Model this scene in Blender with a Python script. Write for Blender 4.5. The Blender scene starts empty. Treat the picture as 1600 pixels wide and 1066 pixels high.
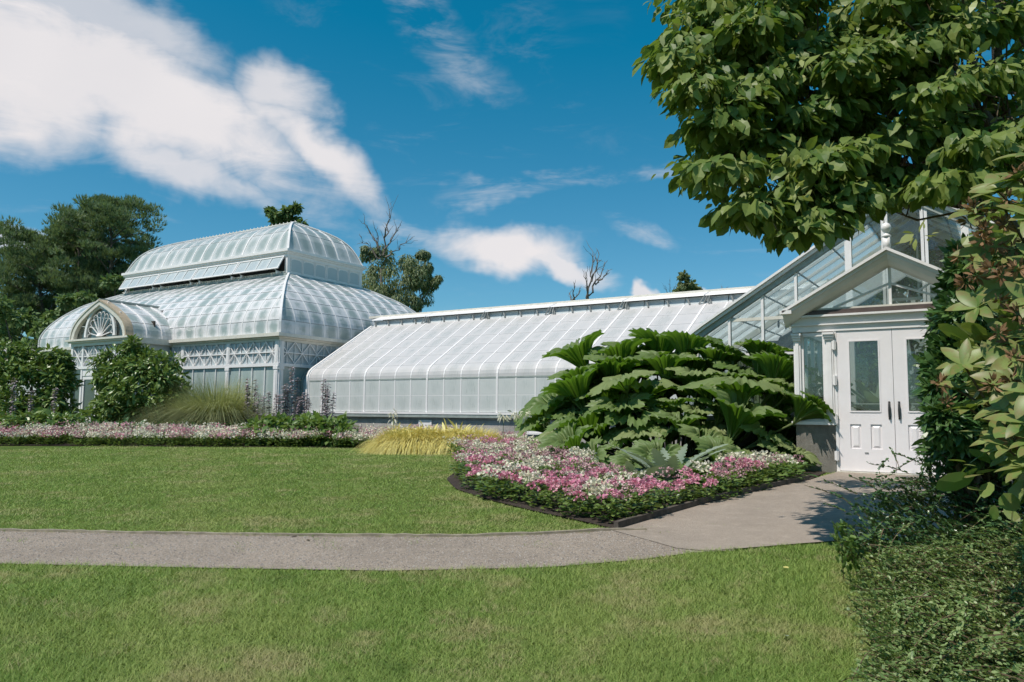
import bpy, math, random
import numpy as np
from mathutils import Vector, Matrix
rng = np.random.default_rng(7); random.seed(7)
SC = bpy.context.scene
COL = SC.collection

# ------------------------------------------------------------------ camera
# world axes: X runs along the glasshouse fronts, Y points away from the lawn into the buildings, Z up; eye at 1.5 m
FPX, PITCH, YAW, ROLL, EYE = 1223.7, .09537, -.5689, -.01045, 1.5
def _rx(t):
    c, s = math.cos(t), math.sin(t); return np.array([[1,0,0],[0,c,-s],[0,s,c]])
_M = _rx(PITCH) @ np.array([[math.cos(ROLL),0,math.sin(ROLL)],[0,1,0],[-math.sin(ROLL),0,math.cos(ROLL)]])
_B = np.array([[math.cos(YAW),math.sin(YAW),0],[-math.sin(YAW),math.cos(YAW),0],[0,0,1.]])
CR = _B @ _M
cam = bpy.data.cameras.new('camera'); cam.sensor_width = 36; cam.lens = FPX/1600*36
cam.clip_start = .05; cam.clip_end = 3000
cam_ob = bpy.data.objects.new('camera', cam); COL.objects.link(cam_ob)
_r, _u, _f = CR@[1,0,0], CR@[0,0,1], CR@[0,1,0]
cam_ob.matrix_world = Matrix(((_r[0],_u[0],-_f[0],0),(_r[1],_u[1],-_f[1],0),(_r[2],_u[2],-_f[2],EYE),(0,0,0,1)))
SC.camera = cam_ob
FW = np.array([-math.sin(-YAW)*1.0, math.cos(YAW), 0.]); FW = _B@np.array([0,1,0.]); RT = _B@np.array([1,0,0.])
def ray(x, y): return CR@np.array([x-800., FPX, 533.-y])
def at(x, y, d):
    "world point seen at photo pixel (x,y), d metres ahead of the eye"
    r = ray(x, y); r = r*(d/(r@FW)); return r+np.array([0,0,EYE])
def at_n(x, y, n):
    r = ray(x, y); return r*(n/r[1])+np.array([0,0,EYE])
def g(y):
    "height of the ground: a gentle rise from the camera to the level terrace of the buildings"
    t = np.clip(np.asarray(y, float)/13.5, 0, 1.12)
    return .58*np.where(t < .9, t, .9+.1*(1-np.clip((1.12-t)/.22, 0, 1)**2)*1.0)
def ground(x, y):
    r = ray(x, y); t = np.linspace(.5, 60, 12000)/max(r[1],1e-6)
    i = np.argmax(r[2]*t+EYE < g(r[1]*t)); p = r*t[i]; return np.array([p[0], p[1], float(g(p[1]))])

# ------------------------------------------------------------------ light
SUN_TRAVEL = Vector((.20, .56, -1.0)).normalized()
sun = bpy.data.lights.new('sun', 'SUN'); sun.energy = 4.5; sun.angle = math.radians(.53); sun.color = (1, .935, .855)
sun_ob = bpy.data.objects.new('sun', sun); COL.objects.link(sun_ob); sun_ob.location = (-20, -30, 60)
sun_ob.rotation_euler = SUN_TRAVEL.to_track_quat('-Z', 'Y').to_euler()
SUN_EL = math.asin(-SUN_TRAVEL.z); SUN_AZ = math.atan2(-SUN_TRAVEL.x, -SUN_TRAVEL.y)
SC.view_settings.view_transform = 'Standard'; SC.view_settings.look = 'None'
SC.view_settings.exposure = 0; SC.view_settings.gamma = 1; SC.view_settings.use_curve_mapping = False
SC.render.engine = 'CYCLES'
SC.cycles.use_denoising = True; SC.cycles.adaptive_threshold = .02
SC.cycles.max_bounces = 8; SC.cycles.diffuse_bounces = 3; SC.cycles.glossy_bounces = 3; SC.cycles.transparent_max_bounces = 24
SC.cycles.transmission_bounces = 6; SC.cycles.caustics_reflective = False; SC.cycles.caustics_refractive = False

# ------------------------------------------------------------------ node helpers
class NT:
    def __init__(s, tree): s.t = tree; s.n = tree.nodes; s.l = tree.links
    def new(s, typ, **kw):
        n = s.n.new(typ)
        for k, v in kw.items(): setattr(n, k, v)
        return n
    def put(s, inp, v):
        if hasattr(v, 'is_output') or isinstance(v, bpy.types.NodeSocket): s.l.new(v, inp)
        else: inp.default_value = v
    def m(s, op, a, b=0., c=None, clamp=False):
        n = s.new('ShaderNodeMath', operation=op, use_clamp=clamp); s.put(n.inputs[0], a); s.put(n.inputs[1], b)
        if c is not None: s.put(n.inputs[2], c)
        return n.outputs[0]
    def noise(s, vec, scale, detail=4, rough=.55, dist=0.):
        n = s.new('ShaderNodeTexNoise'); n.inputs['Scale'].default_value = scale; n.inputs['Detail'].default_value = detail
        n.inputs['Roughness'].default_value = rough; n.inputs['Distortion'].default_value = dist
        if vec is not None: s.l.new(vec, n.inputs['Vector'])
        return n
    def mixc(s, f, a, b, blend='MIX'):
        n = s.new('ShaderNodeMix', data_type='RGBA', blend_type=blend); s.put(n.inputs[0], f)
        s.put(n.inputs[6], a if isinstance(a, bpy.types.NodeSocket) else (*a[:3], 1)); s.put(n.inputs[7], b if isinstance(b, bpy.types.NodeSocket) else (*b[:3], 1))
        return n.outputs[2]
    def ramp(s, f, lo, hi, smooth=True):
        n = s.new('ShaderNodeMapRange', interpolation_type='SMOOTHSTEP' if smooth else 'LINEAR')
        s.put(n.inputs[0], f); n.inputs[1].default_value = lo; n.inputs[2].default_value = hi
        return n.outputs[0]
def mat_new(name):
    m = bpy.data.materials.new(name); m.use_nodes = True; t = NT(m.node_tree)
    p = m.node_tree.nodes['Principled BSDF']; o = m.node_tree.nodes['Material Output']
    return m, t, p, o

# ------------------------------------------------------------------ sky
W = bpy.data.worlds.new('World'); SC.world = W; W.use_nodes = True
def build_sky():
    t = NT(W.node_tree); bg = W.node_tree.nodes['Background']
    sky = t.new('ShaderNodeTexSky', sky_type='NISHITA', sun_disc=False)
    sky.sun_elevation = SUN_EL; sky.sun_rotation = SUN_AZ
    sky.air_density = 1.0; sky.dust_density = .35; sky.ozone_density = 2.2; sky.altitude = 100
    tint = t.mixc(1.0, sky.outputs[0], (.405, 1.22, 1.34), 'MULTIPLY')
    sr = t.new('ShaderNodeSeparateColor'); t.l.new(tint, sr.inputs[0]); cr_ = t.new('ShaderNodeCombineColor')
    t.l.new(t.m('MAXIMUM', t.m('MULTIPLY_ADD', sr.outputs[0], 2.5, -1.12), .04), cr_.inputs[0]); t.l.new(sr.outputs[1], cr_.inputs[1]); t.l.new(sr.outputs[2], cr_.inputs[2]); tint = cr_.outputs[0]
    # deepen the blue a little with a saturation lift
    hs = t.new('ShaderNodeHueSaturation'); hs.inputs['Saturation'].default_value = 1.0; hs.inputs['Value'].default_value = .93
    t.l.new(tint, hs.inputs['Color'])
    tc = t.new('ShaderNodeTexCoord'); V = tc.outputs['Generated']
    sep = t.new('ShaderNodeSeparateXYZ'); t.l.new(V, sep.inputs[0])
    X, Y, Z = sep.outputs
    # azimuth / elevation in degrees (azimuth from +Y towards +X)
    az0 = t.m('MULTIPLY', t.m('ARCTAN2', X, Y), 57.29578)
    el0 = t.m('MULTIPLY', t.m('ARCSINE', Z), 57.29578)
    n1 = t.noise(V, 3.2, 3, .6); n2 = t.noise(V, 9.0, 4, .62)
    s1 = t.new('ShaderNodeSeparateColor'); t.l.new(n1.outputs['Color'], s1.inputs[0])
    s2 = t.new('ShaderNodeSeparateColor'); t.l.new(n2.outputs['Color'], s2.inputs[0])
    def warp(base, c1, c2, a1, a2):
        x = t.m('MULTIPLY_ADD', t.m('SUBTRACT', c1, .5), a1, base); return t.m('MULTIPLY_ADD', t.m('SUBTRACT', c2, .5), a2, x)
    az = warp(az0, s1.outputs[0], s2.outputs[0], 11., 5.); el = warp(el0, s1.outputs[1], s2.outputs[1], 8., 4.)
    # streaky noise stretched along the drift of the clouds
    mp = t.new('ShaderNodeMapping'); mp.inputs['Rotation'].default_value = (.25, .55, .2); mp.inputs['Scale'].default_value = (5, 5, 17)
    t.l.new(V, mp.inputs[0]); n3 = t.noise(mp.outputs[0], 1.5, 5, .66, .6)
    n4 = t.noise(V, 15., 4, .62, .4)
    n5 = t.noise(V, 5.5, 2, .55, .2)
    tex = t.m('MULTIPLY_ADD', n4.outputs[0], .38, t.m('MULTIPLY', n3.outputs[0], .62))
    tot = None
    # (azimuth, elevation, half width, half height, tilt, density, softness)
    CL = CLOUDS
    for (a, e, ra, re, rot, dens, soft) in CL:
        c, s_ = math.cos(math.radians(rot)), math.sin(math.radians(rot))
        da = t.m('SUBTRACT', az, a); de = t.m('SUBTRACT', el, e)
        xx = t.m('MULTIPLY', t.m('ADD', t.m('MULTIPLY', da, c), t.m('MULTIPLY', de, s_)), 1/ra)
        yy = t.m('MULTIPLY', t.m('SUBTRACT', t.m('MULTIPLY', de, c), t.m('MULTIPLY', da, s_)), 1/re)
        d = t.m('SQRT', t.m('ADD', t.m('MULTIPLY', xx, xx), t.m('MULTIPLY', yy, yy)))
        v = t.m('SUBTRACT', t.m('MULTIPLY_ADD', tex, 1.25*soft, 1.0-.62*soft), d)
        k = t.m('MULTIPLY', t.ramp(v, -.04, .22+.62*soft), dens)
        if dens < .6: k = t.m('MULTIPLY', k, t.ramp(n3.outputs[0], .33, .66))
        tot = k if tot is None else t.m('MAXIMUM', tot, k)
    # thin high streaks over the whole sky
    ci = t.m('MULTIPLY', t.ramp(n3.outputs[0], .52, .85), t.m('MULTIPLY', t.ramp(n1.outputs[0], .42, .7), .22))
    tot = t.m('ADD', tot, ci, clamp=True)
    shade = t.m('MULTIPLY_ADD', t.ramp(n5.outputs[0], .3, .7), .22, .80)
    cc = t.mixc(shade, (6.4, 6.7, 7.4), (9.9, 9.5, 9.6))
    full = t.mixc(tot, hs.outputs[0], cc)
    t.l.new(full, bg.inputs['Color']); bg.inputs['Strength'].default_value = .085
def azel(x, y):
    r = ray(x, y); r = r/np.linalg.norm(r); return math.degrees(math.atan2(r[0], r[1])), math.degrees(math.asin(r[2]))
def cl(px, py, rx, ry, rot, dens, soft):
    a, e = azel(px, py); return (a, e, rx*.0468, ry*.0468, rot, dens, soft)
CLOUDS = [cl(230,165,360,112,-21,.98,.85), cl(40,120,210,118,-8,.98,.75), cl(500,250,165,56,-34,.95,.85), cl(440,150,105,58,-20,.85,.95), cl(300,290,160,44,-20,.8,.9), cl(560,300,110,26,-26,.5,.95),
          cl(150,20,260,60,-14,.7,.95), cl(795,393,150,50,-13,.97,.7), cl(890,430,105,24,-12,.9,.75), cl(690,60,190,45,-33,.32,.9),
          cl(860,296,200,22,6,.4,.9), cl(1020,270,70,18,14,.4,.9), cl(1015,374,75,18,-14,.42,.8), cl(20,378,110,22,4,.75,.6), cl(600,345,130,16,-4,.4,.8),
          cl(1022,456,24,13,0,.9,.4), cl(1130,455,34,12,0,.7,.5), 
          (70,24,16,5,-10,.95,.5),(120,30,22,7,8,.95,.6),(-120,26,20,6,-8,.95,.6),(-165,38,16,6,10,.9,.6)]
build_sky()
W.cycles.sampling_method = 'MANUAL'; W.cycles.sample_map_resolution = 256

# ------------------------------------------------------------------ materials
def paint(name, c, rough=.45, var=.06, scale=6.):
    m, t, p, o = mat_new(name)
    tc = t.new('ShaderNodeTexCoord'); n = t.noise(tc.outputs['Object'], scale, 6, .65)
    d = t.mixc(t.ramp(n.outputs[0], .3, .75), [x*(1-var*1.6) for x in c], c)
    t.l.new(d, p.inputs['Base Color']); p.inputs['Roughness'].default_value = rough
    n2 = t.noise(tc.outputs['Object'], 60, 3); b = t.new('ShaderNodeBump'); b.inputs['Strength'].default_value = .08; b.inputs['Distance'].default_value = .01
    t.l.new(n2.outputs[0], b.inputs['Height']); t.l.new(b.outputs[0], p.inputs['Normal'])
    return m
def stone(name, c, scale=5., bump=.35):
    m, t, p, o = mat_new(name); tc = t.new('ShaderNodeTexCoord')
    n = t.noise(tc.outputs['Object'], scale, 8, .7); n2 = t.noise(tc.outputs['Object'], scale*14, 4, .6)
    mp = t.new('ShaderNodeMapping'); mp.inputs['Scale'].default_value = (6, 6, .6); t.l.new(tc.outputs['Object'], mp.inputs[0]); n3 = t.noise(mp.outputs[0], 1.2, 5, .6)
    a = t.mixc(t.ramp(n.outputs[0], .3, .7), [x*.62 for x in c], c)
    a = t.mixc(t.m('MULTIPLY', t.ramp(n3.outputs[0], .45, .75), .45), a, [x*.5 for x in c])
    a = t.mixc(t.m('MULTIPLY', t.ramp(n2.outputs[0], .45, .7), .35), a, [min(1,x*1.35) for x in c])
    t.l.new(a, p.inputs['Base Color']); p.inputs['Roughness'].default_value = .9
    b = t.new('ShaderNodeBump'); b.inputs['Strength'].default_value = bump; b.inputs['Distance'].default_value = .02
    t.l.new(n2.outputs[0], b.inputs['Height']); t.l.new(b.outputs[0], p.inputs['Normal'])
    return m
GAIN = 1.0
def leafmat(name, c1, c2, rough=.45, trans=.25, spec=.5, tcol=None, under=None, patch=None):
    "leaf with per-leaf colour variation (attribute rnd)"
    c1 = [min(.8,x*GAIN) for x in c1]; c2 = [min(.82,x*GAIN) for x in c2]
    m, t, p, o = mat_new(name)
    at_ = t.new('ShaderNodeAttribute', attribute_name='rnd')
    oi = t.new('ShaderNodeObjectInfo')
    f = t.m('FRACT', t.m('ADD', at_.outputs['Fac'], t.m('MULTIPLY', oi.outputs['Random'], .37)))
    a = t.mixc(f, c1, c2)
    if patch:
        tc = t.new('ShaderNodeTexCoord'); n = t.noise(tc.outputs['Object'], patch[1], 4, .6)
        a = t.mixc(t.ramp(n.outputs[0], .42, .62), a, patch[0])
    if under:
        gm = t.new('ShaderNodeNewGeometry'); a = t.mixc(gm.outputs['Backfacing'], a, under)
    t.l.new(a, p.inputs['Base Color']); p.inputs['Roughness'].default_value = rough
    p.inputs['Specular IOR Level'].default_value = spec
    if trans > 0:
        tr = t.new('ShaderNodeBsdfTranslucent'); mx = t.new('ShaderNodeMixShader'); mx.inputs[0].default_value = trans
        if tcol is None: tcol = [min(1, c2[0]*1.5), min(1, c2[1]*1.6), c2[2]*.8]
        t.l.new(t.mixc(.7, a, tcol), tr.inputs['Color'])
        t.l.new(p.outputs[0], mx.inputs[1]); t.l.new(tr.outputs[0], mx.inputs[2]); t.l.new(mx.outputs[0], o.inputs['Surface'])
    return m
def washed(name, white, bare, edge=.5, amount=.6, streak=1., rough=.28, see=0.):
    "greenhouse pane under a worn coat of whitewash: thick along the bars, worn off towards the middle"
    m, t, p, o = mat_new(name)
    uv = t.new('ShaderNodeUVMap'); sep = t.new('ShaderNodeSeparateXYZ'); t.l.new(uv.outputs[0], sep.inputs[0])
    oi = t.new('ShaderNodeObjectInfo'); at_ = t.new('ShaderNodeAttribute', attribute_name='rnd')
    R = t.m('FRACT', t.m('ADD', oi.outputs['Random'], at_.outputs['Fac']))
    ex = t.m('MULTIPLY', t.m('MULTIPLY', sep.outputs[0], t.m('SUBTRACT', 1., sep.outputs[0])), 4.)   # 0 at bars, 1 in the middle
    ey = t.m('MULTIPLY', t.m('MULTIPLY', sep.outputs[1], t.m('SUBTRACT', 1., sep.outputs[1])), 4.)
    cmb = t.new('ShaderNodeCombineXYZ'); t.l.new(t.m('MULTIPLY', sep.outputs[0], 14.), cmb.inputs[0]); t.l.new(t.m('MULTIPLY', sep.outputs[1], 1.1), cmb.inputs[1]); t.l.new(t.m('MULTIPLY', R, 37.), cmb.inputs[2])
    ns = t.noise(cmb.outputs[0], 1.6, 5, .65)
    cm2 = t.new('ShaderNodeCombineXYZ'); t.l.new(t.m('MULTIPLY', sep.outputs[0], 1.4), cm2.inputs[0]); t.l.new(t.m('MULTIPLY', sep.outputs[1], 1.4), cm2.inputs[1]); t.l.new(t.m('MULTIPLY', R, 91.), cm2.inputs[2])
    nb = t.noise(cm2.outputs[0], 1.7, 4, .6)
    w = t.m('MULTIPLY_ADD', t.m('SUBTRACT', ns.outputs[0], .5), .7*streak, t.m('MULTIPLY', ex, t.m('MULTIPLY_ADD', ey, .42, .58)))
    w = t.m('MULTIPLY_ADD', t.m('SUBTRACT', nb.outputs[0], .5), .9, w)
    w = t.m('MULTIPLY_ADD', t.m('SUBTRACT', R, .5), .5, w)
    wear = t.m('MULTIPLY', t.ramp(w, edge, edge+.75), amount)
    t.l.new(t.mixc(wear, white, bare), p.inputs['Base Color'])
    gr = t.m('MULTIPLY', t.ramp(ns.outputs[0], .56, .78), t.ramp(nb.outputs[0], .4, .7)); 
    t.l.new(t.mixc(t.m('MULTIPLY', gr, .35), t.mixc(wear, white, bare), (.30,.31,.27)), p.inputs['Base Color'])
    t.l.new(t.m('MULTIPLY_ADD', wear, -rough*.6, rough+.1), p.inputs['Roughness'])
    p.inputs['Specular IOR Level'].default_value = .5
    if see > 0:
        tr = t.new('ShaderNodeBsdfTransparent'); tl = t.new('ShaderNodeBsdfTranslucent'); tl.inputs[0].default_value = (*white, 1)
        m1 = t.new('ShaderNodeMixShader'); m1.inputs[0].default_value = .5; t.l.new(p.outputs[0], m1.inputs[1]); t.l.new(tl.outputs[0], m1.inputs[2])
        m2 = t.new('ShaderNodeMixShader'); m2.inputs[0].default_value = see; t.l.new(m1.outputs[0], m2.inputs[1]); t.l.new(tr.outputs[0], m2.inputs[2])
        t.l.new(m2.outputs[0], o.inputs['Surface'])
    return m
def glass(name, tint=(.86,.93,.90), base=.06, dirt=.06):
    m, t, p, o = mat_new(name); m.node_tree.nodes.remove(p)
    lw = t.new('ShaderNodeLayerWeight'); lw.inputs[0].default_value = .5; frv = t.m('MULTIPLY_ADD', t.m('POWER', lw.outputs['Facing'], 4.0), .75, .03)
    tr = t.new('ShaderNodeBsdfTransparent'); tr.inputs[0].default_value = (*tint, 1)
    gl = t.new('ShaderNodeBsdfGlossy'); gl.inputs['Roughness'].default_value = .02; gl.inputs['Color'].default_value = (1,1,1,1)
    di = t.new('ShaderNodeBsdfDiffuse'); di.inputs[0].default_value = (.7,.75,.74,1)
    tc = t.new('ShaderNodeTexCoord'); n = t.noise(tc.outputs['Object'], 1.1, 3); b = t.new('ShaderNodeBump'); b.inputs['Strength'].default_value = .03; b.inputs['Distance'].default_value = .3
    t.l.new(n.outputs[0], b.inputs['Height']); t.l.new(b.outputs[0], gl.inputs['Normal'])
    m0 = t.new('ShaderNodeMixShader'); m0.inputs[0].default_value = dirt; t.l.new(tr.outputs[0], m0.inputs[1]); t.l.new(di.outputs[0], m0.inputs[2])
    mx = t.new('ShaderNodeMixShader'); t.l.new(t.m('ADD', frv, base, clamp=True), mx.inputs[0]); t.l.new(m0.outputs[0], mx.inputs[1]); t.l.new(gl.outputs[0], mx.inputs[2])
    t.l.new(mx.outputs[0], o.inputs['Surface']); return m
M = {}
M['white'] = paint('white_paint', (.83,.80,.785), .42, .05)
M['door'] = paint('door_paint', (.83,.785,.785), .38, .03)
M['trim'] = paint('cream_trim', (.72,.685,.60), .5, .1)
M['tan'] = paint('tan_trim', (.50,.40,.28), .6, .2)  # tan tone for the right half of the portal hood
M['sill'] = paint('grey_green_sill', (.36,.40,.37), .5, .18)
M['dark'] = paint('dark_metal', (.045,.045,.045), .4, .2)
M['brown'] = paint('brown_ledge', (.12,.085,.075), .6, .2)
M['steel'] = paint('grey_steel', (.28,.29,.28), .45, .2)
M['pane_wing'] = washed('whitewashed_wing_pane', (.535,.515,.505), (.45,.45,.435), .42, .75, 1.8)
M['pane_wall'] = washed('whitewashed_wall_pane', (.56,.575,.555), (.46,.49,.47), .45, .7, 2.6)
M['pane_palm'] = washed('worn_whitewash_pane', (.66,.65,.65), (.25,.315,.295), .32, .85, 1.3, .16)
M['pane_upper'] = washed('grey_worn_pane', (.54,.55,.54), (.27,.33,.31), .26, .85, 1.2, .16)
M['pane_blank'] = washed('grey_opaque_pane', (.47,.515,.525), (.40,.45,.465), .2, .8, .5, .25)
M['pane_lower'] = washed('grey_green_pane', (.43,.485,.465), (.30,.37,.35), .2, .9, 1.2, .18)
M['pane_roof'] = washed('thin_whitewash_pane', (.66,.70,.70), (.5,.56,.56), .3, .8, 1., .2, see=.60)
M['glass'] = glass('clear_glass', (.92,.96,.94), .0, .03); M['glass_dark'] = glass('door_glass', (.86,.91,.88), .015, .015)
M['concrete'] = stone('concrete_base', (.44,.41,.385), 2.2, .25)
M['stone'] = stone('rough_stone', (.25,.235,.205), 5., .8)
M['interior'] = stone('soil_and_dark_interior', (.05,.042,.032), 4., .4)

# ------------------------------------------------------------------ mesh helpers
class MB:
    def __init__(s): s.v = []; s.f = []
    def box(s, x0, x1, y0, y1, z0, z1):
        b = len(s.v); s.v += [(x0,y0,z0),(x1,y0,z0),(x1,y1,z0),(x0,y1,z0),(x0,y0,z1),(x1,y0,z1),(x1,y1,z1),(x0,y1,z1)]
        s.f += [(b,b+3,b+2,b+1),(b+4,b+5,b+6,b+7),(b,b+1,b+5,b+4),(b+1,b+2,b+6,b+5),(b+2,b+3,b+7,b+6),(b+3,b,b+4,b+7)]; return s
    def bar(s, p, q, w, h, up=(0,0,1)):
        "rectangular bar from p to q, w wide across, h deep along up"
        p, q = Vector(p), Vector(q); d = (q-p).normalized(); u = Vector(up); sd = d.cross(u)
        if sd.length < 1e-4: u = Vector((1,0,0)); sd = d.cross(u)
        sd.normalize(); u = sd.cross(d).normalized(); b = len(s.v)
        for o in (p, q):
            for a, c in ((-1,-1),(1,-1),(1,1),(-1,1)): s.v.append(tuple(o+sd*(a*w/2)+u*(c*h/2)))
        s.f += [(b,b+1,b+2,b+3),(b+7,b+6,b+5,b+4),(b,b+4,b+5,b+1),(b+1,b+5,b+6,b+2),(b+2,b+6,b+7,b+3),(b+3,b+7,b+4,b)]; return s
    def sweep(s, pts, side, w, h, nrm):
        "rectangular section swept along pts; side = width axis; nrm(i) = outward normal at i"
        b = len(s.v); sd = Vector(side).normalized(); k = len(pts)
        for i, p in enumerate(pts):
            n = Vector(nrm[i]).normalized(); p = Vector(p)
            for a, c in ((-.5,0),(.5,0),(.5,1),(-.5,1)): s.v.append(tuple(p+sd*(a*w)+n*(c*h)))
        for i in range(k-1):
            o = b+4*i
            for j in range(4): s.f.append((o+j, o+(j+1)%4, o+4+(j+1)%4, o+4+j))
        s.f += [(b+3,b+2,b+1,b), (b+4*k-4,b+4*k-3,b+4*k-2,b+4*k-1)]; return s
    def tube(s, pts, rad, seg=6):
        b = len(s.v); k = len(pts); pts = [Vector(p) for p in pts]
        for i, p in enumerate(pts):
            d = (pts[min(i+1,k-1)]-pts[max(i-1,0)]).normalized(); a = d.orthogonal().normalized(); c = d.cross(a)
            r = rad[i] if hasattr(rad, '__len__') else rad
            for j in range(seg):
                an = 2*math.pi*j/seg; s.v.append(tuple(p+a*(r*math.cos(an))+c*(r*math.sin(an))))
        for i in range(k-1):
            for j in range(seg): s.f.append((b+i*seg+j, b+i*seg+(j+1)%seg, b+(i+1)*seg+(j+1)%seg, b+(i+1)*seg+j))
        s.f.append(tuple(b+j for j in range(seg-1,-1,-1))); s.f.append(tuple(b+(k-1)*seg+j for j in range(seg))); return s
    def lathe(s, prof, c, seg=14):
        b = len(s.v)
        for r, z in prof:
            for j in range(seg):
                an = 2*math.pi*j/seg; s.v.append((c[0]+r*math.cos(an), c[1]+r*math.sin(an), c[2]+z))
        for i in range(len(prof)-1):
            for j in range(seg): s.f.append((b+i*seg+j, b+i*seg+(j+1)%seg, b+(i+1)*seg+(j+1)%seg, b+(i+1)*seg+j))
        s.f.append(tuple(b+j for j in range(seg-1,-1,-1))); s.f.append(tuple(b+(len(prof)-1)*seg+j for j in range(seg))); return s
    def poly(s, pts, ext):
        "extruded polygon: pts 3-D loop, ext = extrusion vector"
        b = len(s.v); k = len(pts); e = Vector(ext)
        s.v += [tuple(p) for p in pts]+[tuple(Vector(p)+e) for p in pts]
        s.f += [tuple(range(b, b+k)), tuple(range(b+2*k-1, b+k-1, -1))]
        for i in range(k): s.f.append((b+i, b+k+i, b+k+(i+1)%k, b+(i+1)%k))
        return s
    def mesh(s, name, smooth=False):
        m = bpy.data.meshes.new(name); m.from_pydata(s.v, [], s.f); m.validate()
        import bmesh as _b
        bm = _b.new(); bm.from_mesh(m); _b.ops.recalc_face_normals(bm, faces=bm.faces); bm.to_mesh(m); bm.free()
        m.polygons.foreach_set('use_smooth', [bool(smooth)]*len(m.polygons))
        return m
def link(name, me, mat, parent=None, loc=None):
    o = bpy.data.objects.new(name, me); COL.objects.link(o)
    if mat and me and not me.materials: me.materials.append(M[mat] if isinstance(mat, str) else mat)
    if loc is not None: o.location = loc
    if parent:
        o.parent = parent; o.matrix_parent_inverse = Matrix.Translation(-Vector(WLOC.get(parent.name, (0,0,0))))
        WLOC[o.name] = tuple(Vector(loc) if loc is not None else (0,0,0))
    return o
WLOC = {}
def part(name, mb, mat, parent, smooth=False): return link(name, mb.mesh(name, smooth), mat, parent)
def thing(name, label, cat, loc, group=None):
    o = bpy.data.objects.new(name, None); COL.objects.link(o); o.location = loc; o.empty_display_size = .2
    WLOC[o.name] = tuple(loc); o['label'] = label; o['category'] = cat
    if group: o['group'] = group
    return o
def tag(o, label, cat, group=None):
    o['label'] = label; o['category'] = cat
    if group: o['group'] = group
    return o
def setting(o): o['kind'] = 'structure'; return o
def stuff(o): o['kind'] = 'stuff'; return o

def inpoly(px, py, poly):
    px = np.asarray(px); py = np.asarray(py); r = np.zeros(px.shape, bool); n = len(poly)
    for i in range(n):
        x1, y1 = poly[i][:2]; x2, y2 = poly[(i+1)%n][:2]
        c = ((y1 > py) != (y2 > py)) & (px < (x2-x1)*(py-y1)/(y2-y1+1e-12)+x1); r ^= c
    return r
def npmesh(name, v, f, rnd=None, smooth=False):
    "mesh from numpy arrays; f (k,3) or (k,4)"
    m = bpy.data.meshes.new(name); v = np.asarray(v, np.float32); f = np.asarray(f, np.int32); k = f.shape[1]
    m.vertices.add(len(v)); m.vertices.foreach_set('co', v.ravel())
    m.loops.add(f.size); m.loops.foreach_set('vertex_index', f.ravel())
    m.polygons.add(len(f)); m.polygons.foreach_set('loop_start', np.arange(0, f.size, k, dtype=np.int32)); m.polygons.foreach_set('loop_total', np.full(len(f), k, np.int32))
    m.polygons.foreach_set('use_smooth', np.full(len(f), bool(smooth)))
    if rnd is not None:
        a = m.attributes.new('rnd', 'FLOAT', 'POINT'); a.data.foreach_set('value', np.asarray(rnd, np.float32))
    m.update(calc_edges=True); return m
def nrmz(a): return a/np.maximum(np.linalg.norm(a, axis=-1, keepdims=True), 1e-9)
def cloud(T, pos, fwd, up, sc, wid=1.0, rnd=None):
    "copies of leaf template T=(verts,faces): y of the template along fwd, z along up"
    tv, tf = T; tv = np.asarray(tv, float); tf = np.asarray(tf)
    pos = np.asarray(pos, float); N = len(pos); F = nrmz(np.asarray(fwd, float)); S = nrmz(np.cross(F, np.asarray(up, float)+1e-6)); U = np.cross(S, F)
    sc = np.broadcast_to(np.asarray(sc, float), (N,)); wid = np.broadcast_to(np.asarray(wid, float), (N,))
    P = pos[:,None,:]+sc[:,None,None]*(tv[None,:,0:1]*wid[:,None,None]*S[:,None,:]+tv[None,:,1:2]*F[:,None,:]+tv[None,:,2:3]*U[:,None,:])
    f = (tf[None]+(np.arange(N)*len(tv))[:,None,None]).reshape(-1, tf.shape[1])
    r = rng.random(N) if rnd is None else np.asarray(rnd); return P.reshape(-1,3), f, np.repeat(r, len(tv))
def joinc(*cs):
    V, F, R, o = [], [], [], 0
    for v, f, r in cs: V.append(v); F.append(f+o); R.append(r); o += len(v)
    return np.vstack(V), np.vstack(F), np.concatenate(R)
def rdir(n):
    return nrmz(rng.normal(size=(n,3)))
# leaf templates (unit length along y)
LEAF = (np.array([(0,0,0),(-.26,.33,.05),(0,.33,0),(.26,.33,.05),(-.22,.68,.0),(0,.68,-.04),(.22,.68,.0),(0,1,-.16)]),
        np.array([(0,2,1,1),(0,3,2,2),(1,2,5,4),(2,3,6,5),(4,5,7,7),(5,6,7,7)]))
def tri(T):
    v, f = T; o = []
    for a in f:
        a = list(dict.fromkeys(a.tolist()))
        o.append(a[:3])
        if len(a) == 4: o.append([a[0],a[2],a[3]])
    return v, np.array(o)
LEAF = tri(LEAF)
SLIM = (np.array([(0,0,0),(-.13,.4,.02),(.13,.4,.02),(-.10,.72,-.03),(.10,.72,-.03),(0,1,-.12)]), np.array([(0,2,1),(1,2,4),(1,4,3),(3,4,5)]))
OVAL = (np.array([(0,0,0),(-.2,.22,.03),(.2,.22,.03),(-.26,.55,.02),(.26,.55,.02),(0,.5,-.02),(-.17,.85,-.02),(.17,.85,-.02),(0,1,-.05)]),
        np.array([(0,5,1),(0,2,5),(1,5,3),(2,4,5),(3,5,6),(5,4,7),(5,7,6),(6,7,8)]))
QUAD = (np.array([(-.35,0,0),(.35,0,0),(.3,1,.06),(-.3,1,-.06)]), np.array([(0,1,2),(0,2,3)]))
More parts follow.
